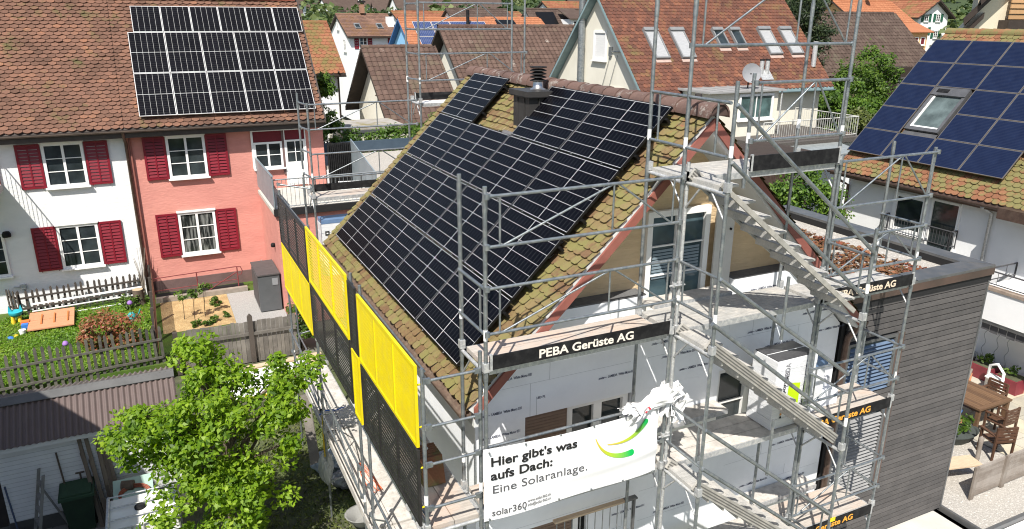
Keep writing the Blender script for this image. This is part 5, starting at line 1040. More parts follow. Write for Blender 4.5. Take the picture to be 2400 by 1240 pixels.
for k in range(9): xx=-5.22+k*.055; mb=MB(); hh=random.uniform(1.0,1.85) if k else 1.9; mb.par((xx+random.uniform(-.02,.02),6.55+.02*(k%3),-5.4),(.07,0,0),(0,.03,0),(random.uniform(-.1,.02)-.12,.38,hh),0,random.random()); mb.build('plank',M('plank_old%d'%(k%3),[(.13,.105,.085),(.09,.075,.06),(.17,.14,.11)][k%3],rough=.9,stretch=(8,8,1)) if k<3 else bpy.data.materials['plank_old%d'%(k%3)],PL)
for nm,lab,x,y,h,dx in (('broom','broom leaning on the shed at the far left',-6.62,6.9,1.15,-.10),('shovel_handle','long wooden handle leaning behind the bin',-5.66,6.9,1.65,-.12),('spade','spade with a T grip behind the bin',-5.42,6.92,1.1,-.03)):
    t=thing(nm,lab,nm.split('_')[0],(x,y,-5.4)); mb=MB(); mb.tube((x,y-.12,-5.35),(x+dx,y+.06,-5.4+h),.017,7); 
    if nm=='spade': mb.tube((x+dx-.08,y+.06,-5.4+h),(x+dx+.08,y+.06,-5.4+h),.018,7)
    mb.build('handle',M('handle_'+nm,(.09,.07,.055) if nm!='broom' else (.06,.08,.14)),t); mb=MB(); mb.par((x-.14,y-.16,-5.4),(.28,0,0),(0,.06,0),(0,0,.08)); mb.build('head',black,t)
BU=thing('bucket','black bucket with a wire handle under the broom','bucket',(-6.6,6.75,-5.4)); mb=MB(); mb.lathe((-6.6,6.7,-5.4),[(.12,0),(.17,.2),(.155,.2),(.11,.02)],16); mb.build('body',black,BU); mb=MB(); mb.path([(-6.76,6.7,-5.2),(-6.7,6.62,-5.12),(-6.5,6.62,-5.12),(-6.44,6.7,-5.2)],.008,5); mb.build('handle',galvl,BU)
IB=thing('water_tank','white square water tank in a steel cage under the tree','water tank',(-4.35,5.4,-5.4)); mb=MB(); mb.box(-4.90,-3.75,4.75,5.80,-5.3,-4.38); mb.build('tank',M('tank_white',(.74,.74,.73),(.66,.65,.62),scale=3,rough=.5),IB)
mb=MB(); mb.lathe((-4.38,5.35,-4.38),[(.10,0),(.10,.035),(.07,.05),(0,.05)],16); mb.build('cap',black,IB)
mb=MB(); zt=-4.33
for y in (4.73,5.05,5.45,5.82): mb.tube((-4.92,y,zt),(-3.73,y,zt),.016,6)
for x in (-4.92,-3.73):
    mb.tube((x,4.73,zt),(x,5.82,zt),.03,8)
    for y in (4.73,4.95,5.2,5.5,5.82): mb.tube((x,y,zt),(x,y,-5.35),.016,6)
for k in range(7): x=-4.92+1.19*k/6; mb.tube((x,4.73,zt),(x,4.73,-5.35),.016,6)
for z in (-4.6,-4.9,-5.2): mb.tube((-4.92,4.73,z),(-3.73,4.73,z),.016,6); mb.tube((-4.92,4.73,z),(-4.92,5.82,z),.016,6)
mb.build('cage',galvl,IB)
GB=thing('grit_box','pale green grit box with a hose and a stone on its lid','grit box',(-4.55,6.3,-5.4)); mb=MB(); mb.box(-4.85,-4.2,6.0,6.6,-5.38,-4.75); mb.build('body',M('green_pale_body',(.10,.25,.19)),GB); mb=MB(); mb.par((-4.88,5.97,-4.75),(.72,0,0),(0,.68,.22),(0,0,.06)); mb.build('lid',M('green_pale',(.33,.45,.40),(.27,.38,.34),scale=3),GB)
t=thing('log','cut log piece lying on the pale green lid','log',(-4.6,6.5,-4.5)); mb=MB(); mb.tube((-4.72,6.45,-4.5),(-4.5,6.4,-4.5),.10,12); mb.build('log',bark,t)
t=thing('hose','coiled red brown hose on the pale green lid','hose',(-4.5,6.2,-4.6)); mb=MB()
for k in range(3): mb.path([(-4.5+(.25+.015*k)*math.cos(q*.3),6.2+(.17+.01*k)*math.sin(q*.3),-4.61+.07*math.sin(q*.3)+.025*k) for q in range(21)],.016,6)
mb.build('hose',M('hose_red',(.28,.09,.05),(.20,.06,.04)),t)
# ---------------- clutter in the yard under the eaves scaffold ----------------
t=thing('board_sheet','large white board lying in the yard behind the tree','board',(-.9,11.5,-5.4)); mb=MB(); mb.par((-2.2,10.9,-5.38),(2.3,.1,0),(-.1,1.6,0),(0,0,.05)); mb.build('board',white,t); mb=MB(); mb.par((-2.2,10.86,-5.39),(2.3,.1,0),(0,.03,0),(0,0,.04)); mb.build('edge_strip',yl,t)
t=thing('bucket','white plastic bucket beside the cable reel','bucket',(-.55,10.75,-5.33)); mb=MB(); mb.lathe((-.45,11.1,-5.33),[(.17,0),(.2,.36),(.21,.37),(.0,.375)],18); mb.build('body',white,t)
t=thing('cable_reel','yellow cable reel on the white board','cable reel',(-.35,10.7,-5.3)); mb=MB(); mb.tube((-.42,10.85,-5.14),(-.2,10.85,-5.14),.13,14); mb.build('cable',yl,t); mb=MB(); mb.tube((-.45,10.85,-5.14),(-.42,10.85,-5.14),.18,14); mb.tube((-.2,10.85,-5.14),(-.17,10.85,-5.14),.18,14); mb.build('flange',rust,t)
t=thing('canister','white canister standing on the white board','canister',(-.95,11.0,-5.33)); mb=MB(); mb.box(-1.12,-.82,10.9,11.2,-5.33,-4.95); mb.tube((-.97,11.05,-4.95),(-.97,11.05,-4.88),.05,8); mb.build('body',film,t)
t=thing('plank_stack','pale boards lying by the plank fence behind the tree','planks',(-1.0,12.6,-5.4))
for k in range(5): mb=MB(); mb.par((-1.9+k*.07,12.2+k*.16,-5.40+.03*(k%2)),(2.2,.1,0),(-.02,.14,0),(0,0,.03)); mb.build('plank',tim,t)
t=thing('timber_board','weathered board leaning on a scaffold pole','board',(-.95,6.1,-5.4)); mb=MB(); mb.par((-1.12,5.9,-4.7),(.2,.05,0),(.02,.03,0),(.1,1.3,1.0)); mb.build('board',oldw,t)
bag('rubbish_bag','clear rubbish bag hanging from a yellow strap on the pole','bag' and (-.97,4.95,-4.25),.17,M('clear_film',(.42,.43,.42),(.34,.35,.34),scale=4,rough=.25,spec=.6),21,sq=(.75,.75,1.9))
t=thing('strap','yellow strap hanging on the scaffold pole','strap',(-.95,5.0,-3.9)); mb=MB(); mb.path([(-.95,4.95,-3.0),(-.96,4.98,-3.5),(-.97,4.95,-3.95)],.02,6); mb.tube((-1.04,4.95,-3.97),(-.90,4.95,-3.93),.03,8); mb.build('strap',yl,t)
bag('rubbish_bag','bluish clear rubbish bag on the ground under the platform',(-.55,6.6,-5.15),.34,M('bag_blue',(.20,.26,.34),(.30,.34,.38),scale=4,rough=.3,spec=.6),22,sq=(1,1,.8)); bag('rubbish_bag','open rubbish bag with dark waste under the platform',(-.35,5.9,-5.2),.3,M('bag_dark',(.12,.12,.13),(.26,.27,.29),scale=6,rough=.4),23,sq=(1,1,.7))
t=thing('wheelbarrow','grey wheelbarrow tray under the scaffold','wheelbarrow',(-.5,4.1,-5.4)); mb=MB(); mb.lathe((-.45,4.2,-5.2),[(.16,0),(.3,.22),(.31,.24),(.27,.22),(.14,.03)],18,sx=1.2); mb.build('tray',M('tray_grey',(.27,.27,.26)),t); mb=MB(); mb.tube((-1.1,4.0,-5.2),(-.3,4.1,-5.25),.02,6); mb.tube((-1.1,4.0,-5.2),(-1.25,4.0,-5.12),.03,6); mb.build('handle',black,t)
bl_=M('strap_blue',(.02,.12,.5)); t=thing('rope','blue rope tied across the pale platform','rope',(-.6,5.6,-3.3)); mb=MB(); mb.path([(-.92,5.55,-3.36),(-.75,5.65,-3.34),(-.55,5.6,-3.35),(-.35,5.62,-3.33)],.012,6); mb.build('rope',bl_,t)
t=thing('cable','orange cable looped on the pale platform','cable',(-.6,1.6,-3.4)); mb=MB()
for k in range(3): mb.path([(-.60+.09*math.cos(q*.42+k)+.02*k,3.0+.5*math.sin(q*.42+k*.3),-3.37+.01*k) for q in range(16)],.006,5)
mb.build('cable',M('cable_orange',(.75,.15,.05)),t)
t=thing('roof_tile_stack','stack of red roof tiles on the shaded upper platform','tiles',(-.6,-.3,-1.4)); mb=MB()
for k in range(7): mb.par((-.7,-.5+k*.05,-1.38),(.3,0,0),(0,.03,0),(0,.12,.36),0,random.random())
mb.build('tiles',orT,t)
# ---------------- the tree in front ----------------
tree('garden_tree','bright green leafy tree in front of the shed and scaffold','tree',(-2.85,4.5,-5.4),(-2.75,4.3,-2.45),(1.45,1.15,1.35),74,.29,125,.108,Lfront,bark,.09,aspect=.52,seed=3,limbs=34,up=.75,lobes=(((-4.0,4.55,-2.55),(.75,.6,.62),22),((-3.0,4.0,-3.9),(1.25,.9,.85),40),((-1.55,4.4,-1.75),(.62,.5,.45),11),((-3.1,4.7,-1.15),(.45,.4,.35),6)))

# the neighbour's house to the left of the frame: its shade lies over the shed
NB=thing('house','plain neighbouring house left of the shed','house',(-10.3,0,-5.4)); mb=MB(); mb.prism([(-13.5,4.2,-5.4),(-7.1,4.2,-5.4),(-7.1,4.2,.75),(-10.3,4.2,4.5),(-13.5,4.2,.75)],(0,-8,0)); nw_=mb.build('wall',whw,NB); mb=MB(); mb.prism([(-6.95,4.3,.62),(-10.3,4.3,4.55),(-13.65,4.3,.62),(-13.65,4.3,.8),(-10.3,4.3,4.75),(-6.95,4.3,.8)],(0,-8.2,0)); mb.build('roof',redT,NB)
for y in (3.0,.4,-2.2): window(nw_,(-7.1,y-1.0,-2.2),Y_,X_,1.0,1.3,wfr,gl)
# ---------------- right yard ----------------
sheet('patio',rect(13.2,18.0,-2,8),-5.385,pav)
mb=MB()
for i in range(6):
    for j in range(9):
        if 14.0+i*.68>17.4: continue
        mb.box(14.0+i*.68+.008,14.0+(i+1)*.68-.008,-2+j*.68+.008,-2+(j+1)*.68-.008,-5.385,-5.37,0,random.random())
q=mb.build('patio_slabs',M('patio_slabs',(.44,.41,.34),(.33,.31,.26),attr=.55,scale=1.6,rough=.9,c3=(.50,.45,.34),stain=(.26,.25,.21),stscale=1.5,stamt=.5)); q['kind']='structure'
sheet('pebble_bed',rect(10.8,13.95,-1.15,2.6),-5.37,peb); sheet('driveway',rect(5,10.6,-7,-.2),-5.44,M('pale_concrete',(.52,.50,.46),(.44,.42,.39),scale=2)); sheet('white_coping',rect(10.86,19,-4,-1.25),-5.44,rend)
RW_=thing('retaining_wall','low white wall with a metal edge below the pebble bed','wall',(13,-1.5,-6.5)); mb=MB(); mb.box(10.85,18,-2.2,-1.20,-7.5,-5.46); mb.box(10.60,10.849,-1.20,2.6,-7.5,-5.46); mb.build('wall',rend,RW_); mb=MB(); mb.box(10.80,18,-1.24,-1.16,-5.459,-5.33); mb.box(10.74,10.799,-1.24,2.6,-5.459,-5.33); mb.build('metal_edge',parm,RW_)
teak=M('teak',(.15,.085,.045),(.10,.055,.03),scale=5,rough=.7,attr=.5,stretch=(1,6,6)); teakg=M('weathered_teak',(.27,.235,.205),(.18,.15,.125),scale=5,rough=.9,attr=.5,stain=(.34,.31,.28),stscale=2.5,stamt=.6,stretch=(1,7,7),bump=.3,bscale=30); teakd=M('teak_dark',(.10,.05,.03),(.07,.035,.02),scale=5,rough=.6)
tb=thing('garden_table','brown slatted wooden garden table on the patio','table',(14.9,1.9,-5.37))
mb=MB(); tx0,tx1,ty0,ty1,tz=14.1,15.35,1.25,2.65,-4.62
for k in range(12): mb.box(tx0+.12+k*.086,tx0+.12+k*.086+.078,ty0+.12,ty1-.12,tz-.03,tz,0,random.random())
mb.build('slat_top',teak,tb); mb=MB()
for a in ((tx0,tx1,ty0,ty0+.11),(tx0,tx1,ty1-.11,ty1),(tx0,tx0+.11,ty0+.11,ty1-.11),(tx1-.11,tx1,ty0+.11,ty1-.11)): mb.box(*a,tz-.05,tz+.002)
mb.box(tx0+.05,tx1-.05,ty0+.05,ty1-.05,tz-.13,tz-.055); mb.build('table_frame',teak,tb)
for xx in (tx0+.03,tx1-.11):
    for yy in (ty0+.03,ty1-.11): mb=MB(); mb.box(xx,xx+.085,yy,yy+.085,-5.37,tz-.05); mb.build('leg',teak,tb)
def chair(label,x,y,rz):
    t=thing('garden_chair',label,'chair',(x,y,-5.37),'garden chairs at the slatted table'); c,s=math.cos(rz),math.sin(rz); U=V(c,s,0); W=V(-s,c,0); o=V(x,y,-5.37)
    for a,b,h in ((-.26,-.24,.62),(.22,-.24,.62),(-.26,.22,.86),(.22,.22,.86)): mb=MB(); mb.par(o+U*a+W*b,U*.045,W*.045,Z_*h); mb.build('leg',teakd,t)
    mb=MB()
    for k in range(6): mb.par(o+U*-.24+W*(-.24+k*.08)+Z_*.41,U*.48,W*.06,Z_*.025)
    mb.build('seat',teakd,t); mb=MB()
    for k in range(5): mb.par(o+U*-.24+W*.25+Z_*(.47+k*.085),U*.48,W*.02,Z_*.06)
    mb.build('backrest',teakd,t)
    for a in (-.28,.21): mb=MB(); mb.par(o+U*a+W*-.27+Z_*.62,U*.07,W*.52,Z_*.03); mb.build('armrest',teakd,t)
    return t
chair('dark garden chair pulled up to the near side of the table',14.65,1.05,math.pi); chair('dark garden chair at the far side of the table',15.55,1.9,-math.pi/2*1); chair('dark garden chair half hidden by the grey annex corner',13.75,2.1,math.pi/2)
chair('low dark chair half hidden behind the grey wooden screen',13.75,.55,math.pi*.9)
bt_=thing('bench','weathered plank bench between the table and red planters','bench',(16.5,3.0,-5.37)); mb=MB(); mb.par((15.6,2.6,-4.95),(1.1,.55,0),(-.14,.28,0),(0,0,.05)); mb.build('seat',teakg,bt_); mb=MB(); mb.box(16.45,16.55,3.05,3.15,-5.37,-4.95); mb.build('leg',orw,bt_); mb=MB(); mb.box(15.7,15.8,2.75,2.85,-5.37,-4.95); mb.build('leg',orw,bt_)
wc=thing('plastic_chair','white plastic chair back beside the plank bench','chair',(16.9,2.55,-5.37)); mb=MB(); mb.path([(16.7,2.3,-5.37),(16.75,2.35,-4.7),(16.85,2.6,-4.55),(16.95,2.85,-4.7),(17.0,2.9,-5.37)],.04,7); mb.build('frame',white,wc); mb=MB(); mb.par((16.6,2.35,-4.98),(.35,.05,0),(.1,.45,0),(0,0,.03)); mb.build('seat',white,wc)
plm=M('planter_red',(.22,.035,.05),(.18,.03,.042),rough=.5)
for x,y,lab in ((17.45,3.25,'square red planter at the white wall, left one'),(17.35,2.45,'square red planter at the white wall, right one')):
    t=thing('planter',lab,'planter',(x,y,-5.37)); mb=MB(); mb.prism([(x-.28,y-.3,-4.95),(x+.28,y-.3,-4.95),(x+.22,y-.3,-5.37),(x-.22,y-.3,-5.37)],(0,.6,0)); mb.build('pot',plm,t); mb=MB(); mb.box(x-.25,x+.25,y-.27,y+.27,-4.949,-4.94); mb.build('soil',soil,t)
    P_,N_,rn=clumps([(x,y,-4.8),(x+.1,y,-4.72),(x-.1,y+.1,-4.78)],[.13]*3,26,.6); leafmesh('leaves',Lmid,P_,N_,.11,t,rn=rn)
t=thing('pail','galvanised pail left of the red planters','pail',(17.5,3.95,-5.37)); mb=MB(); mb.lathe((17.5,3.95,-5.37),[(.24,0),(.32,.5),(.34,.51),(.30,.46)],18); mb.build('pail',galv,t)
t=thing('planter','dark oval tub with leafy plants beside the pebble bed','planter',(13.55,1.55,-5.37)); mb=MB(); mb.lathe((13.55,1.45,-5.37),[(.42,0),(.60,.25),(.64,.27),(.56,.22)],24,sx=1.0,sy=.75); mb.build('tub',M('tub_dark',(.06,.07,.065)),t)
P_,N_,rn=clumps([(13.55+random.uniform(-.4,.4),1.45+random.uniform(-.3,.3),-5.0+random.uniform(0,.15)) for _ in range(12)],[.16]*12,34,.6); leafmesh('leaves',Lmid,P_,N_,.12,t,rn=rn)
t=thing('flower_pot','blue pot on a wooden crate beside the table','flower pot',(13.9,1.95,-5.2)); mb=MB(); mb.lathe((13.95,1.75,-4.98),[(.11,0),(.15,.17),(.13,.15)],12); mb.build('pot',bl,t); mb=MB(); mb.box(13.75,14.1,1.6,1.95,-5.37,-4.99); mb.build('crate',orw,t)
SCN=thing('wooden_screen','tall weathered wooden garden seat seen from behind on pebbles','screen',(12.9,-.3,-5.37))
sx0=V(11.55,-.35,-5.36); sxv=V(2.9,.02,0)
for k in range(11): mb=MB(); mb.par(sx0+Z_*(.03+k*.067),sxv,(0,.03,0),Z_*.064,0,random.random()); mb.build('plank',teakg,SCN)
for f in (-.0,.36,.72): mb=MB(); mb.par(sx0+sxv*f+V(-.03,-.045,0),(.11,0,0),(0,.044,0),Z_*.80,0,.9); mb.build('post',teakg,SCN)
t=thing('board','pale board lying across two posts left of the screen','board',(12.0,.5,-5.37)); mb=MB(); mb.par((11.5,.25,-5.0),(.95,-.25,0),(.12,.4,0),(0,0,.03)); mb.build('board',tim,t)
for x,y in ((12.15,.75),(13.15,.55)): mb=MB(); mb.lathe((x,y,-5.37),[(.05,0),(.05,.45),(.06,.6),(.0,.66)],8); mb.build('post',teakg,t)
t=thing('foam_block','white foam sheet leaning beside the pale board','foam sheet',(11.3,.5,-5.37)); mb=MB(); mb.par((11.1,.55,-5.36),(.6,-.1,0),(.05,.3,.25),(0,-.02,.04)); mb.build('sheet',white,t)
t=thing('door_frame','wooden door frame at the base of the white wall','door',(17.9,1.9,-5.37)); mb=MB(); mb.box(17.9,17.99,2.2,2.34,-5.37,-3.7); mb.box(17.9,17.99,1.2,1.34,-5.37,-3.7); mb.build('frame',M('frame_beige',(.52,.46,.36)),t); mb=MB(); mb.box(17.93,17.98,1.34,2.2,-5.3,-3.75); mb.build('leaf',shd,t); mb=MB(); mb.box(17.5,17.99,1.0,2.4,-5.369,-5.28); mb.build('threshold',tim,t)
# ---------------- neighbouring houses ----------------
cream_=M('render_cream',(.70,.67,.58),(.65,.62,.53),scale=.6,rough=.9,stain=(.58,.55,.47),stscale=.6,stamt=.3); beige=M('render_beige',(.66,.60,.46),(.61,.55,.42),scale=.6,rough=.9); bluew=M('render_blue',(.24,.47,.72),(.22,.43,.67)); orw_=M('render_orange',(.66,.40,.20),(.6,.36,.18))
brT=MT('brown_wave_tile',[(0,(.065,.042,.035)),(.5,(.098,.063,.05)),(.95,(.125,.082,.067)),(1,(.26,.23,.20))],moss=(.11,.085,.06),mscale=.7,mlo=.55,mhi=.7); rdT=MT('red_scale_tile',[(0,(.065,.034,.027)),(.35,(.11,.05,.036)),(.65,(.15,.064,.043)),(.92,(.20,.085,.05)),(1,(.25,.15,.10))],moss=(.13,.10,.045),mscale=.5,mlo=.56,mhi=.72)
ogT=MT('orange_tile_far',[(0,(.18,.07,.04)),(.5,(.25,.10,.055)),(1,(.30,.14,.075))],moss=(.15,.12,.045),mscale=.5,mlo=.5,mhi=.66); ogB=MT('orange_new_tile',[(0,(.30,.115,.058)),(.5,(.34,.135,.068)),(1,(.38,.165,.085))]); dkT=MT('dark_brown_tile',[(0,(.055,.038,.031)),(.5,(.08,.056,.046)),(.96,(.105,.075,.062)),(1,(.24,.21,.18))],moss=(.09,.075,.055),mscale=.9,mlo=.56,mhi=.7)
teal=M('trim_teal',(.23,.32,.34),(.19,.275,.295),rough=.5); tbr=M('trim_brown',(.045,.032,.026),(.035,.025,.02))
def house(name,label,x0,x1,y0,y1,zb,ze,zr,wall,tile,trim,axis='x',oe=.5,ov=.4,tw=.3,ex=.34,shape='wave',sides=(1,1),th=.16,cat='house'):
    """gabled house; axis is the ridge direction; ze the wall plate, zr the ridge"""
    ze-=.28; zr-=.34
    t=thing(name,label,cat,((x0+x1)/2,(y0+y1)/2,zb))
    if axis=='x': T=lambda a,b,z:V(a,b,z); a0,a1,b0,b1=x0,x1,y0,y1
    else: T=lambda a,b,z:V(b,a,z); a0,a1,b0,b1=y0,y1,x0,x1
    bm=(b0+b1)/2; sl=(zr-ze)/((b1-b0)/2)
    mb=MB(); mb.prism([T(a0,b0,zb),T(a0,b1,zb),T(a0,b1,ze),T(a0,bm,zr-.02),T(a0,b0,ze)],T(a1,b0,zb)-T(a0,b0,zb)); w_=mb.build('wall',wall,t)
    A0,A1=a0-ov,a1+ov; zl=ze-oe*sl; mb=MB(); D=T(A1,b0,0)-T(A0,b0,0)
    mb.prism([T(A0,b0-oe,zl+.02),T(A0,bm,zr+.02),T(A0,b1+oe,zl+.02),T(A0,b1+oe,zl+.02+th),T(A0,bm,zr+.02+th),T(A0,b0-oe,zl+.02+th)],D); r_=mb.build('roof',trim,t)
    L=math.hypot(bm-b0+oe,zr-zl); c,s=(bm-b0+oe)/L,(zr-zl)/L; zt=zl+.03+th
    for k,(bb,sg) in enumerate(((b0-oe,1),(b1+oe,-1))):
        if not sides[k]: continue
        if axis=='x': O=V(A0,bb,zt) if sg>0 else V(A1,bb,zt); U=X_*sg; W=V(0,sg*c,s)
        else: O=V(bb,A1,zt) if sg>0 else V(bb,A0,zt); U=-Y_*sg; W=V(sg*c,0,s)
        tiles('roof_tiles',tile,O,U,W,A1-A0,L,tw,ex,shape,r_,lift=.035)
    ridge('',tile,T(A0,bm,zr+th),D,A1-A0,.13,r_,seg=.42).build('ridge_tiles',tile,r_)
    mb=MB(); bb=b0-oe-.06; prof=[(bb+.07*math.cos(math.pi+math.pi*k/6),zl+.10+.07*math.sin(math.pi+math.pi*k/6)) for k in range(7)]
    mb.grid([T(A0,b,z) for b,z in prof]+[T(A1,b,z) for b,z in prof],[(k,k+1,8+k,7+k) for k in range(6)]); mb.build('gutter',trim,r_)
    return t,w_,r_,dict(sl=sl,zl=zl,zt=zt,b0=b0-oe,c=c,s=s)
def roofwin(root,P,U,W,w,h,m,pane,shut=False,hh=.12):
    U,W=Vector(U),Vector(W); N=U.cross(W); P=Vector(P); mb=MB()
    def bar(u0,u1,v0,v1,h0,h1,mi=0): mb.par(P+U*u0+W*v0+N*h0,U*(u1-u0),W*(v1-v0),N*(h1-h0),mi)
    bar(0,w,0,.07,0,hh); bar(0,w,h-.18,h,0,hh+.06); bar(0,.07,.07,h-.18,0,hh); bar(w-.07,w,.07,h-.18,0,hh); bar(-.02,w+.02,-.18,-.01,-.01,.01,1)
    f=mb.build('roof_window',[m,M('apron',(.40,.30,.26)) if 'apron' not in bpy.data.materials else bpy.data.materials['apron']],root); g=MB(); q=hh*.75
    g.face([P+U*.07+W*.07+N*q,P+U*(w-.07)+W*.07+N*q,P+U*(w-.07)+W*(h-.18)+N*q,P+U*.07+W*(h-.18)+N*q]); g.build('shutter' if shut else 'pane',pane,f); return f
# big white house behind the ridge
t,w_,r_,d_=house('white_house','large white house with grey teal gable trim and red tiled roof','x' and 16.55,27.1,19.4,27.2,-5.4,1.75,5.85,cream_,rdT,teal,oe=.45,ov=.42,tw=.24,ex=.20,shape='round')
RWm=M('roof_window_grey',(.20,.205,.21),(.16,.165,.17),rough=.5); SHm=M('roof_shutter_silver',(.42,.425,.43),(.33,.335,.34),scale=5,rough=.5,stretch=(1,8,8),metal=.2)
W_=V(0,d_['c'],d_['s'])
for u,v,w,h,sh in ((1.55,1.95,.78,1.75,1),(3.0,1.95,.80,1.75,1),(5.5,2.55,.62,1.15,0),(6.55,2.55,.62,1.15,0),(8.35,2.05,.80,1.7,1),(9.75,2.05,.78,1.7,1)):
    roofwin(r_,V(16.13+u,d_['b0'],d_['zt'])+W_*v+V(0,-d_['s'],d_['c'])*.03,X_,W_,w,h,RWm,SHm if sh else gl,sh)
window(w_,(16.55,23.75,2.45),-Y_,-X_,1.15,1.35,wfr,M('shutter_white',(.68,.68,.67),(.6,.6,.6),scale=3,stretch=(1,1,30)),nx=1,ny=1,fw=.1); window(w_,(16.55,22.2,.55),-Y_,-X_,1.2,.75,wfr,M('shutter_grey_',(.5,.5,.5)),nx=1,ny=1,fw=.1)
mb=MB(); mb.tube((16.35,24.6,-2),(16.35,24.6,6.5),.17,14); 
for z in (-.5,1.5,3.0,4.2,5.4): mb.tube((16.35,24.6,z-.03),(16.35,24.6,z+.03),.185,14)
FP=thing('flue_pipe','tall steel flue pipe rising before the white gable','flue',(16.35,24.6,-2)); mb.build('pipe',galv,FP)
mb=MB(); mb.tube((16.5,22.3,2.9),(16.5,20.6,2.92),.02,6); mb.box(16.45,16.54,22.1,22.3,2.7,3.1); mb.path([(16.5,22.2,2.75),(16.5,22.8,1.3),(16.5,23.2,.3)],.012,4); mb.path([(16.5,21.6,2.75),(16.5,22.2,1.3),(16.5,22.5,.3)],.012,4); mb.build('antenna_stay',galv,w_)
for u,v in ((7.2,.95),(7.55,.95)): p_=V(16.13+u,d_['b0'],d_['zt'])+W_*v; mb=MB(); mb.tube(p_,p_+Z_*.62,.11,10); mb.tube(p_+Z_*.62,p_+Z_*.68,.12,10,1); mb.build('vent_pipe',[galvl,black],r_)
p_=V(16.13+7.05,d_['b0'],d_['zt'])+W_*.55; mb=MB(); mb.par(p_+V(0,-.03,.02),X_*.7,W_*.6,V(0,-.02,.03)); mb.build('vent_apron',galvl,r_)
p_=V(26.9,d_['b0'],d_['zt'])+W_*1.3; mb=MB(); mb.tube(p_,p_+Z_*1.2,.12,10); mb.build('vent_pipe',galvl,r_)
# its flat roofed bay, railing and dish
BY=thing('bay','cream bay with a grey sheet roof and a wide window','bay',(20.2,18,-5.4)); mb=MB(); mb.box(18.3,22.2,17.2,19.38,-5.4,1.36); bw_=mb.build('wall',cream_,BY); mb=MB(); mb.box(18.1,22.45,17.0,19.39,1.361,1.43)
for k in range(7): mb.box(18.15+k*.69,18.18+k*.69,17.0,19.3,1.431,1.46)
mb.build('roof',M('sheet_grey',(.30,.30,.30),(.24,.24,.24),scale=2,rough=.5,stain=(.42,.42,.41),stscale=2),BY); window(bw_,(19.95,17.2,.15),X_,-Y_,1.95,1.12,wfr,MG('glass_green',(.04,.07,.07)),nx=2,ny=1,fw=.1,cas=.015)
mb=MB(); mb.tube((22.3,17.1,1.4),(22.3,17.1,-2),.04,7); mb.build('downpipe',galvl,BY)
SD=thing('satellite_dish','round grey satellite dish above the sheet roof','satellite dish',(20.9,17.9,1.46)); mb=MB(); c0=V(20.9,17.6,2.12); ax=V(-.35,-.85,.25).normalized(); u=ax.orthogonal().normalized(); v_=ax.cross(u); vs=[c0-ax*.12]; fs=[]
for j,rr in enumerate((.15,.3,.43)):
    for k in range(20): a=2*math.pi*k/20; vs.append(c0-ax*.12*(1-(rr/.43)**2)+u*math.cos(a)*rr+v_*math.sin(a)*rr)
for k in range(20):
    fs.append((0,1+k,1+(k+1)%20))
    for j in range(2): fs.append((1+j*20+k,1+(j+1)*20+k,1+(j+1)*20+(k+1)%20,1+j*20+(k+1)%20))
mb.grid(vs,fs,0,.5,True); mb.build('dish',M('dish_grey',(.24,.245,.26),(.21,.215,.23)),SD); mb=MB(); mb.tube(c0-ax*.1,c0-ax*.35-Z_*.15,.03,7); mb.tube(c0-ax*.35-Z_*.62,c0-ax*.35-Z_*.1,.03,7); mb.tube(c0-Z_*.43,c0+ax*.45-Z_*.2,.015,5); mb.build('mount',black,SD)
TR=thing('roof_terrace','long roof terrace with a pale railing beside the bay','terrace',(23,16.6,-5.4)); mb=MB(); mb.box(19.6,25.2,15.3,17.19,-5.4,-.75); mb.box(22.21,25.2,17.19,19.38,-5.4,-.75); mb.build('wall',rend,TR); mb=MB(); mb.box(19.5,25.4,14.9,17.19,-.749,-.56); mb.box(22.21,25.4,17.191,19.37,-.749,-.56); mb.box(19.5,25.4,14.75,14.899,-.70,-.50); mb.build('roof_edge',M('edge_brown',(.06,.052,.048),(.1,.09,.08),scale=20),TR); railing(TR,[(19.7,15.3,-.56),(25.2,15.3,-.56),(25.2,19.0,-.56)],.85,M('rail_pale',(.50,.50,.47),(.42,.42,.40)),.13); mb=MB()
for k in range(13): mb.box(19.9+k*.41,19.9+k*.41+.36,15.6,15.9,-.558,-.45+.02*(k%3))
mb.build('stacked_slabs',M('slabs_brown',(.22,.16,.13),(.15,.11,.09)),TR); mb=MB(); mb.box(23.3,24.3,19.33,19.39,-.55,1.35); mb.build('shutter_door',M('shutter_pale',(.66,.65,.60),(.6,.59,.54),stretch=(1,1,40)),TR)
GR=thing('lean_to','glass lean-to roof behind the ridge of the tan gable','lean-to',(17,13.5,-5.4)); mb=MB(); mb.box(15.2,19.5,12.6,15.1,-5.4,-.75); mb.build('wall',brown,GR); mb=MB(); mb.box(15.0,19.8,12.4,15.15,-.749,-.45); mb.build('roof_edge',tbr,GR); mb=MB(); mb.par((19.9,13.4,-.9),(3.6,0,0),(0,1.6,.25),(0,0,.04)); mb.build('glass_roof',M('glass_grey',(.26,.28,.28),(.2,.22,.22),rough=.25),GR)
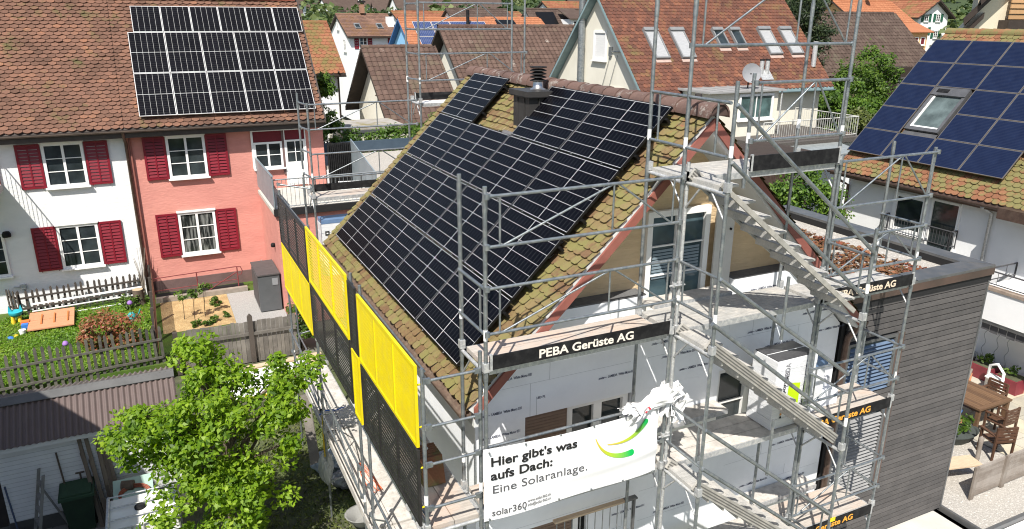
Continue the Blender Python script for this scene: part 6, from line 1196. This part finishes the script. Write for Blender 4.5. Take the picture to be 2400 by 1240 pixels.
# brown roofed houses
t,w_,r_,d_=house('brown_roof_house','cream gabled house with a brown roof behind the hedge','x' and 7.75,10.4,27.2,34.6,-5.4,-.1,3.05,cream_,brT,tbr,oe=.45,ov=.7,tw=.30,ex=.33)
window(w_,(7.75,30.6,.5),-Y_,-X_,.9,1.0,M('frame_brown',(.10,.065,.05)),gl,nx=1,ny=2,fw=.07); mb=MB(); mb.box(7.70,7.74,29.7,30.6,1.0,1.5); mb.build('roller_shutter',blindb,w_)
GA=thing('garage','cream garage with a flat mossy roof before the brown house','garage',(6.3,25.5,-5.4)); mb=MB(); mb.box(4.3,7.2,24.0,27.1,-5.4,-.42); mb.build('wall',cream_,GA); mb=MB(); mb.box(4.2,7.3,23.9,27.1,-.419,-.30); mb.build('roof_edge',parm,GA); mb=MB(); mb.box(4.3,7.2,24.05,27.0,-.299,-.24); mb.build('mossy_pebbles',M('mossy_pebbles',(.20,.17,.06),(.30,.28,.25),scale=1.6,rough=.95,bump=.8,bscale=30,c3=(.35,.33,.30)),GA)
t,w_,r_,d_=house('brown_roof_house','long dark cream house with a brown roof left of the flue pipe','x' and 13.5,24.5,31.4,38.8,-5.4,.75,4.0,cream_,brT,tbr,oe=.45,ov=.7,tw=.30,ex=.33)
mb=MB(); mb.par((17.6,30.2,-.2),(3.6,0,0),(0,2.2,1.9),(0,-.05,.06)); mb.prism([(17.6,30.2,-.3),(17.6,32.4,1.6),(17.6,32.4,-.3)],(.04,0,0)); mb.build('lean_to_roof',brT,r_)
WB=thing('extension','low wooden extension with a flat roof between the brown roofs','extension',(11,28,-5.4)); mb=MB(); mb.box(9.0,14,25.5,27.1,-5.4,-.9); mb.build('wall',tbr,WB); mb=MB(); mb.box(8.9,14.1,25.4,27.15,-.899,-.78); mb.build('roof',brown,WB)
t,w_,r_,d_=house('orange_roof_house','white house with a weathered orange roof behind the red house','x' and -3,6.15,32.3,38.6,-5.4,1.9,4.2,rend,ogT,tbr,oe=.4,ov=.3,tw=.26,ex=.26,shape='round')
mb=MB(); mb.path([(6.05,31.8,1.65),(6.1,32.2,1.3),(6.1,32.2,-5)],.05,7); mb.build('downpipe',tbr,t)
t,w_,r_,d_=house('brown_roof_house','distant white house with red shutters and a brick chimney','x' and 14.3,18.9,62.3,70,-5,2.85,4.65,rend,MT('far_brown_tile',[(0,(.11,.065,.05)),(.5,(.17,.10,.075)),(1,(.24,.14,.10))],moss=(.16,.09,.05),mscale=.4,mlo=.5,mhi=.6),tbr,oe=.4,ov=.25,tw=.3,ex=.3,shape='flat')
W_=V(0,d_['c'],d_['s'])
for u in (1.15,3.25): roofwin(r_,V(14.05+u,d_['b0'],d_['zt'])+W_*1.5,X_,W_,.55,.9,RWm,gl)
mb=MB(); mb.box(16.4,16.8,65.8,66.3,4.6,5.4); mb.box(16.3,16.9,65.7,66.4,5.55,5.7,1); mb.build('chimney',[M('brick_far',(.30,.17,.11)),black],r_); window(w_,(15.2,62.3,1.5),X_,-Y_,.75,1.0,wfr,gl); shutter(w_,(14.75,62.3,1.5),X_,-Y_,.4,1.0,shr,4); shutter(w_,(16.0,62.3,1.5),X_,-Y_,.4,1.0,shr,4); shutter(w_,(17.9,62.3,1.5),X_,-Y_,.4,1.0,shr,4)
mb=MB(); mb.box(18.4,18.95,63.6,64.4,2.4,4.3); mb.build('chimney',rend,r_)
window(w_,(14.3,64.5,1.2),-Y_,-X_,1,1.1,wfr,gl); window(w_,(14.3,66.7,3.1),-Y_,-X_,.8,.9,wfr,gl)
t,w_,r_,d_=house('blue_house','light blue gabled house with an orange roof and blue panels','x' and 17.1,25.0,52.2,58,-5,2.15,4.35,bluew,ogB,M('trim_blue',(.05,.14,.32)),oe=.5,ov=.45,tw=.3,ex=.3,shape='flat')
W_=V(0,d_['c'],d_['s']); pfm=MP('far_blue_cells',1.6,.95,10,6,(.02,.035,.10),(.15,.17,.24),.02)
for i in range(4):
    for j in range(3): panel('farblue',pfm,fal,frame4(V(17.7+i*1.66,d_['b0'],d_['zt'])+W_*(.65+j*1.0)+V(0,-.06,.1),X_,W_),1.6,.95,'small blue panel on the distant blue house, %s row, %s'%(['bottom','middle','top'][j],['first','second','third','fourth'][i]),'panels on the blue house',fr=.03)
mb=MB(); mb.tube((22.6,54.2,3.6),(22.6,54.2,4.9),.14,10); mb.build('vent_pipe',black,r_)
t,w_,r_,d_=house('dark_panel_house','distant house with one large black panel field behind the scaffold','x' and 25.9,31,55,60,-5,3.0,4.4,rend,ogB,tbr,oe=.4,ov=.3,tw=.4,ex=.4,shape='flat'); mb=MB(); W_=V(0,d_['c'],d_['s']); mb.par(V(26.0,d_['b0'],d_['zt'])+W_*.5+V(0,-.05,.08),X_*2.2,W_*2.2,V(0,-.02,.05)); mb.build('panel_field',fblk,r_)
for lab,x0,x1,y0,y1,ze,zr,tl,wl in (('far orange roof above the black panel gable',52,66,92,100,4.6,6.6,ogT,rend),('far brown roof left of the black panel gable',29,36,72,79,3.2,5.3,dkT,rend),('far dark roof beyond the orange roof at the left',4,12,78,86,2.2,4.3,dkT,rend),('long far red roof behind the blue panels',24,40,76,84,3.4,5.0,ogT,rend),('far pale roof between trees at the left',-4,5,98,106,2.0,4.4,brT,rend)):
    house('far_house',lab,x0,x1,y0,y1,-5,ze,zr,wl,tl,tbr,oe=.4,ov=.3,tw=.5,ex=.5,shape='flat')
t,w_,r_,d_=house('white_house','white gabled house with black roof panels left of the flue pipe','x' and 37.0,46,68.5,74.5,-5,2.6,5.35,rend,dkT,tbr,oe=.5,ov=.3,tw=.35,ex=.35,shape='flat'); W_=V(0,d_['c'],d_['s'])
for k,u in enumerate((1.0,5.2)): mb=MB(); mb.par(V(36.7+u,d_['b0'],d_['zt'])+W_*.8+V(0,-.05,.08),X_*2.3,W_*3.2,V(0,-.02,.05)); mb.build('panel_field',fblk,r_)
mb=MB(); mb.prism([(40.6,67.9,3.0),(42.2,67.9,3.0),(42.2,67.9,4.1),(40.6,67.9,4.1)],(0,2.5,0)); dm_=mb.build('dormer',rend,r_); window(dm_,(40.9,67.9,3.15),X_,-Y_,1.0,.8,wfr,gl,skipsill=True); mb=MB(); mb.prism([(40.3,67.6,4.08),(42.5,67.6,4.08),(42.5,70.5,5.1),(40.3,70.5,5.1)],(0,0,.12)); mb.build('dormer_roof',dkT,dm_); window(w_,(37.0,71.6,2.9),-Y_,-X_,.8,1.0,wfr,M('shutter_lt',(.6,.6,.6)),nx=1,ny=1)
# houses at the upper right
t,w_,r_,d_=house('brown_roof_house','dark brown roofed house with black dormers among trees','x' and 36.5,46.5,28.0,35.5,-5.4,1.55,4.9,tbr,dkT,tbr,oe=.7,ov=.6,tw=.3,ex=.33)
for x in (39.6,41.6):
    mb=MB(); mb.box(x,x+1.5,26.6,28.1,-.6,1.35); dm_=mb.build('dormer',tbr,t); window(dm_,(x+.3,26.6,-.3),X_,-Y_,.9,1.0,M('frame_dark',(.12,.12,.12)),gl,nx=2,ny=1)
mb=MB(); mb.par((36,24.6,-1.9),(8.0,0,0),(0,3.0,1.5),(0,-.05,.08)); mb.build('lower_roof',dkT,r_)
t,w_,r_,d_=house('orange_roof_house','orange roofed house with an orange wall behind the dark brown roof','x' and 62,70.0,47.2,55,-5.4,3.75,6.25,orw_,ogB,tbr,oe=.5,ov=.4,tw=.4,ex=.4,shape='flat'); W_=V(0,d_['c'],d_['s'])
for u in (2.4,4.4): roofwin(r_,V(62+u,d_['b0'],d_['zt'])+W_*1.4,X_,W_,.9,1.3,RWm,gl)
mb=MB(); mb.box(66.8,70.2,46.0,48,-5.4,3.0); mb.build('projecting_bay',orw_,t); mb=MB(); mb.par((66.4,45.6,3.0),(4.2,0,0),(0,3.2,1.3),(0,-.03,.1)); mb.build('bay_roof',ogB,t); window(t,(68.2,46.0,1.8),X_,-Y_,.7,.8,wfr,drk,nx=1,ny=1); window(t,(69.2,46.0,1.8),X_,-Y_,.7,.8,wfr,drk,nx=1,ny=1); mb=MB(); mb.tube((66,50.2,6.2),(66,50.2,7.4),.25,8); mb.build('chimney',black,r_)
t,w_,r_,d_=house('white_house','white house with green shutters at the top right','y' and 85.0,90.5,58.6,68,-5.4,5.0,6.75,rend,ogT,tbr,axis='y',oe=.7,ov=.6,tw=.5,ex=.5,shape='flat')
for x,z in ((86.0,4.0),(88.2,4.0),(86.2,2.4),(88.2,2.0)):
    window(w_,(x,58.6,z),X_,-Y_,.8,.95,wfr,gl); 
    for o_ in (-.5,.85): shutter(w_,(x+o_,58.6,z),X_,-Y_,.45,.95,M('shutter_green',(.015,.10,.06)) if 'shutter_green' not in bpy.data.materials else bpy.data.materials['shutter_green'],4)
BH=thing('beige_house','large beige house with wooden slats at the upper right','house',(36,13,-5.4)); mb=MB(); mb.prism([(31.0,14.9,-5.4),(29.0,14.9,-5.4) if False else (27.6,14.9,-5.4),(27.6,14.9,1.8),(31.3,14.9,4.6),(31.3,14.9,9),(44,14.9,9),(44,14.9,-5.4)],(6.5,4.7,0)); bw_=mb.build('wall',beige,BH)
mb=MB(); mb.prism([(27.0,14.3,1.55),(31.0,14.3,4.45),(31.0,14.3,4.7),(27.0,14.3,1.8)],(6.6,4.6,0)); mb.prism([(29.6,14.2,4.15),(31.6,14.2,5.55),(31.6,14.2,5.95),(29.5,14.2,4.45)],(6.6,4.6,0)); mb.prism([(30.2,14.0,5.0),(33.6,14.0,7.3),(33.6,14.0,7.8),(30.1,14.0,5.3)],(6.6,4.6,0)); mb.build('eaves',tbr,BH)
mb=MB()
for k in range(7): mb.box(33.2,38.5,14.55,14.60,4.42+k*.24,4.42+k*.24+.17,0,random.random())
mb.build('balcony_slats',M('slat_orange',(.50,.30,.15),(.42,.25,.12),attr=.5),BH); mb=MB(); mb.box(33.0,38.6,14.4,14.9,3.98,4.38); mb.build('balcony_floor',tbr,BH)
# ---------------- trees, hedges ----------------
tree('conifer','column shaped conifer at the right end of the red house','tree',(3.15,22.2,-5.4),(3.15,22.2,-.9),(.55,.55,3.1),130,.26,110,.13,Lhedge,barkd,.08,shape='column',seed=40,limbs=4)
tree('conifer','second lower column conifer behind the black slatted screen','tree',(2.8,21.2,-5.4) if False else (3.5,22.6,-5.4),(3.5,22.6,-2.0),(.6,.5,1.6),40,.3,60,.14,Lhedge,barkd,.06,shape='column',seed=41,limbs=3)
for i,(x0,x1) in enumerate(((4.0,5.2),(5.2,6.5),(6.5,7.8))): tree('hedge','clipped green hedge before the garage, %s stretch'%['left','middle','right'][i],'hedge',((x0+x1)/2,22.9,-5.4),((x0+x1)/2,22.9,-.95),((x1-x0)/2,.4,.85),42,.28,70,.13,Lhedge,barkd,.04,shape='box',seed=44+i,limbs=3)
tree('shrub','round green bush before the brown roof house','shrub',(7.9,24.0,-5.4),(7.95,24.0,-.75),(.95,.8,1.0),46,.34,80,.13,Lhedge,barkd,.06,seed=50,limbs=6)
tree('hedge','dense clipped hedge between the annex roof and the white house','hedge',(15.6,8.9,-5.4),(15.6,8.9,-1.55),(1.35,1.2,1.65),90,.42,130,.14,Lhedge,barkd,.1,shape='ball',seed=52,limbs=6)
tree('pine','tall dark pine at the right end of the red scaled roof','tree',(32.8,27.5,-5.4),(32.9,27.0,3.3),(2.3,1.9,3.6),150,.62,90,.26,Ldark,barkd,.2,seed=54,limbs=12,aspect=.28)
tree('pine','smaller dark pine growing beside the taller pine','tree',(35.0,29,-5.4),(34.8,28.5,2.9),(1.2,1.2,2.2),50,.55,70,.26,Lolive,barkd,.15,seed=55,limbs=8,aspect=.3)
for i,(x,y,z,rx,rz,lab,mm,n) in enumerate(((30.6,21.0,-.6,2.0,2.0,'light green leafy tree behind the roof terrace railing',Lhedge,80),(34.0,23.2,.2,1.5,2.2,'mid green tree left of the black dormers',Lmid,70),(37.3,24.6,1.0,1.3,2.0,'slender olive green tree before the dark brown roof',Lhedge,50),(38.4,23.0,-1.0,2.0,1.7,'broad green bush below the black dormers',Lhedge,80),(28.0,17.8,-2.4,1.6,1.2,'yellow green bush beside the blue panels',Lhedge,50),(56,38,1.2,2.0,1.5,'round green tree between orange wall and beige house',Lmid,46),(27.2,16.9,-.6,.7,1.0,'thin bush at the end of the terrace railing',Lolive,20))):
    tree('tree',lab,'tree',(x,y,-5.4),(x,y,z),(rx,rx,rz),n,.5,70,.20,mm,barkd,.1,seed=60+i,limbs=8)
# ---------------- the far side of the town ----------------
def hill(x,y):
    d=math.hypot(x,y); h=-5.4
    if d>160: h+= (d-160)*.021
    if d>420: h+= (d-420)*.12*(.8+.3*math.sin(x*.004+1))
    return h
mb=MB(); na,nd=60,26; vs=[]; fs=[]
for j in range(nd):
    d=90+ (j/(nd-1))**1.6*1100
    for i in range(na+1): a=math.radians(-40+120*i/na); x,y=d*math.sin(a),d*math.cos(a); vs.append((x,y,hill(x,y)-.3 if j else -5.6))
for j in range(nd-1):
    for i in range(na): fs.append((j*(na+1)+i,j*(na+1)+i+1,(j+1)*(na+1)+i+1,(j+1)*(na+1)+i))
mb.grid(vs,fs,0,.5,True); q=mb.build('hill',M('hill_green',(.035,.055,.02),(.05,.075,.025),scale=.02,rough=1)); q['kind']='structure'
def wood(name,label,pts,size,mat,ch,per):
    Cs=[];Ns=[];Rn=[]
    for (x,y,r,h) in pts:
        z=hill(x,y); m=per; d=rng.normal(size=(m,3)); d/=np.linalg.norm(d,axis=1,keepdims=True); d[:,2]=np.abs(d[:,2])*1.0-.25
        q_=rng.uniform(.75,1.05,m)[:,None]; Cs.append(np.array([x,y,z+h*.5])+d*q_*np.array([r,r,h*.55])); Ns.append(d+rng.normal(size=(m,3))*.5+np.array([0,0,.4])); Rn.append(np.clip(rng.normal(.5,.15,m)+random.uniform(-.35,.35),0,1))
    o=leafmesh(name,mat,np.concatenate(Cs),np.concatenate(Ns),size,None,.8,np.concatenate(Rn)); sp(o,label,'wood',None,'stuff'); return o
Lfar=ML('leaf_far',[(0,(.022,.042,.016)),(.4,(.045,.075,.024)),(.75,(.085,.12,.035)),(1,(.14,.165,.06))],trans=.2)
pts=[]
for q_ in range(150): a=math.radians(random.uniform(-12,62)); d=random.uniform(100,230); pts.append((d*math.sin(a),d*math.cos(a),random.uniform(3.5,6.0),random.uniform(8,13.5)))
wood('near_wood','belt of garden trees beyond the last roofs',pts,.9,Lfar,0,300)
pts=[]
for q_ in range(420): a=math.radians(random.uniform(-14,64)); d=random.uniform(240,600); pts.append((d*math.sin(a),d*math.cos(a),random.uniform(4,7),random.uniform(7,12)))
wood('far_wood','wooded hillside beyond the town',pts,1.9,Lfar,0,110)
pts=[]
for q_ in range(600): a=math.radians(random.uniform(-16,66)); d=random.uniform(600,1150); pts.append((d*math.sin(a),d*math.cos(a),random.uniform(9,15),random.uniform(12,18)))
wood('ridge_wood','dark forest on the far ridge',pts,6,Lfar,0,60)
proto=None
for q_ in range(60):
    a=math.radians(random.uniform(0,48)); d=random.uniform(210,560); x,y=d*math.sin(a),d*math.cos(a); z=hill(x,y)+random.uniform(2,6); s=random.uniform(.8,1.5)
    if proto is None:
        proto=thing('town_house','tiny pale house among trees on the far hillside','house',(0,0,0),'tiny houses on the far hillside'); mb=MB(); mb.prism([(-4,-3.5,-8),(-4,3.5,-8),(-4,3.5,3.5),(-4,0,6),(-4,-3.5,3.5)],(8,0,0)); mb.build('wall',rend,proto); mb=MB(); mb.prism([(-4.4,-4,3.2),(-4.4,0,6.1),(-4.4,4,3.2),(-4.4,4,3.5),(-4.4,0,6.4),(-4.4,-4,3.5)],(8.8,0,0)); mb.build('roof',dkT,proto); mb=MB()
        for k in range(3): mb.box(-3+k*2.2,-1.8+k*2.2,-3.55,-3.5,1,2.5)
        mb.build('window',gl,proto); o=proto
    else: o=copy_tree(proto)
    o.location=(x,y,z); o.rotation_euler=(0,0,random.uniform(-.6,.6)); o.scale=(s,s,s)
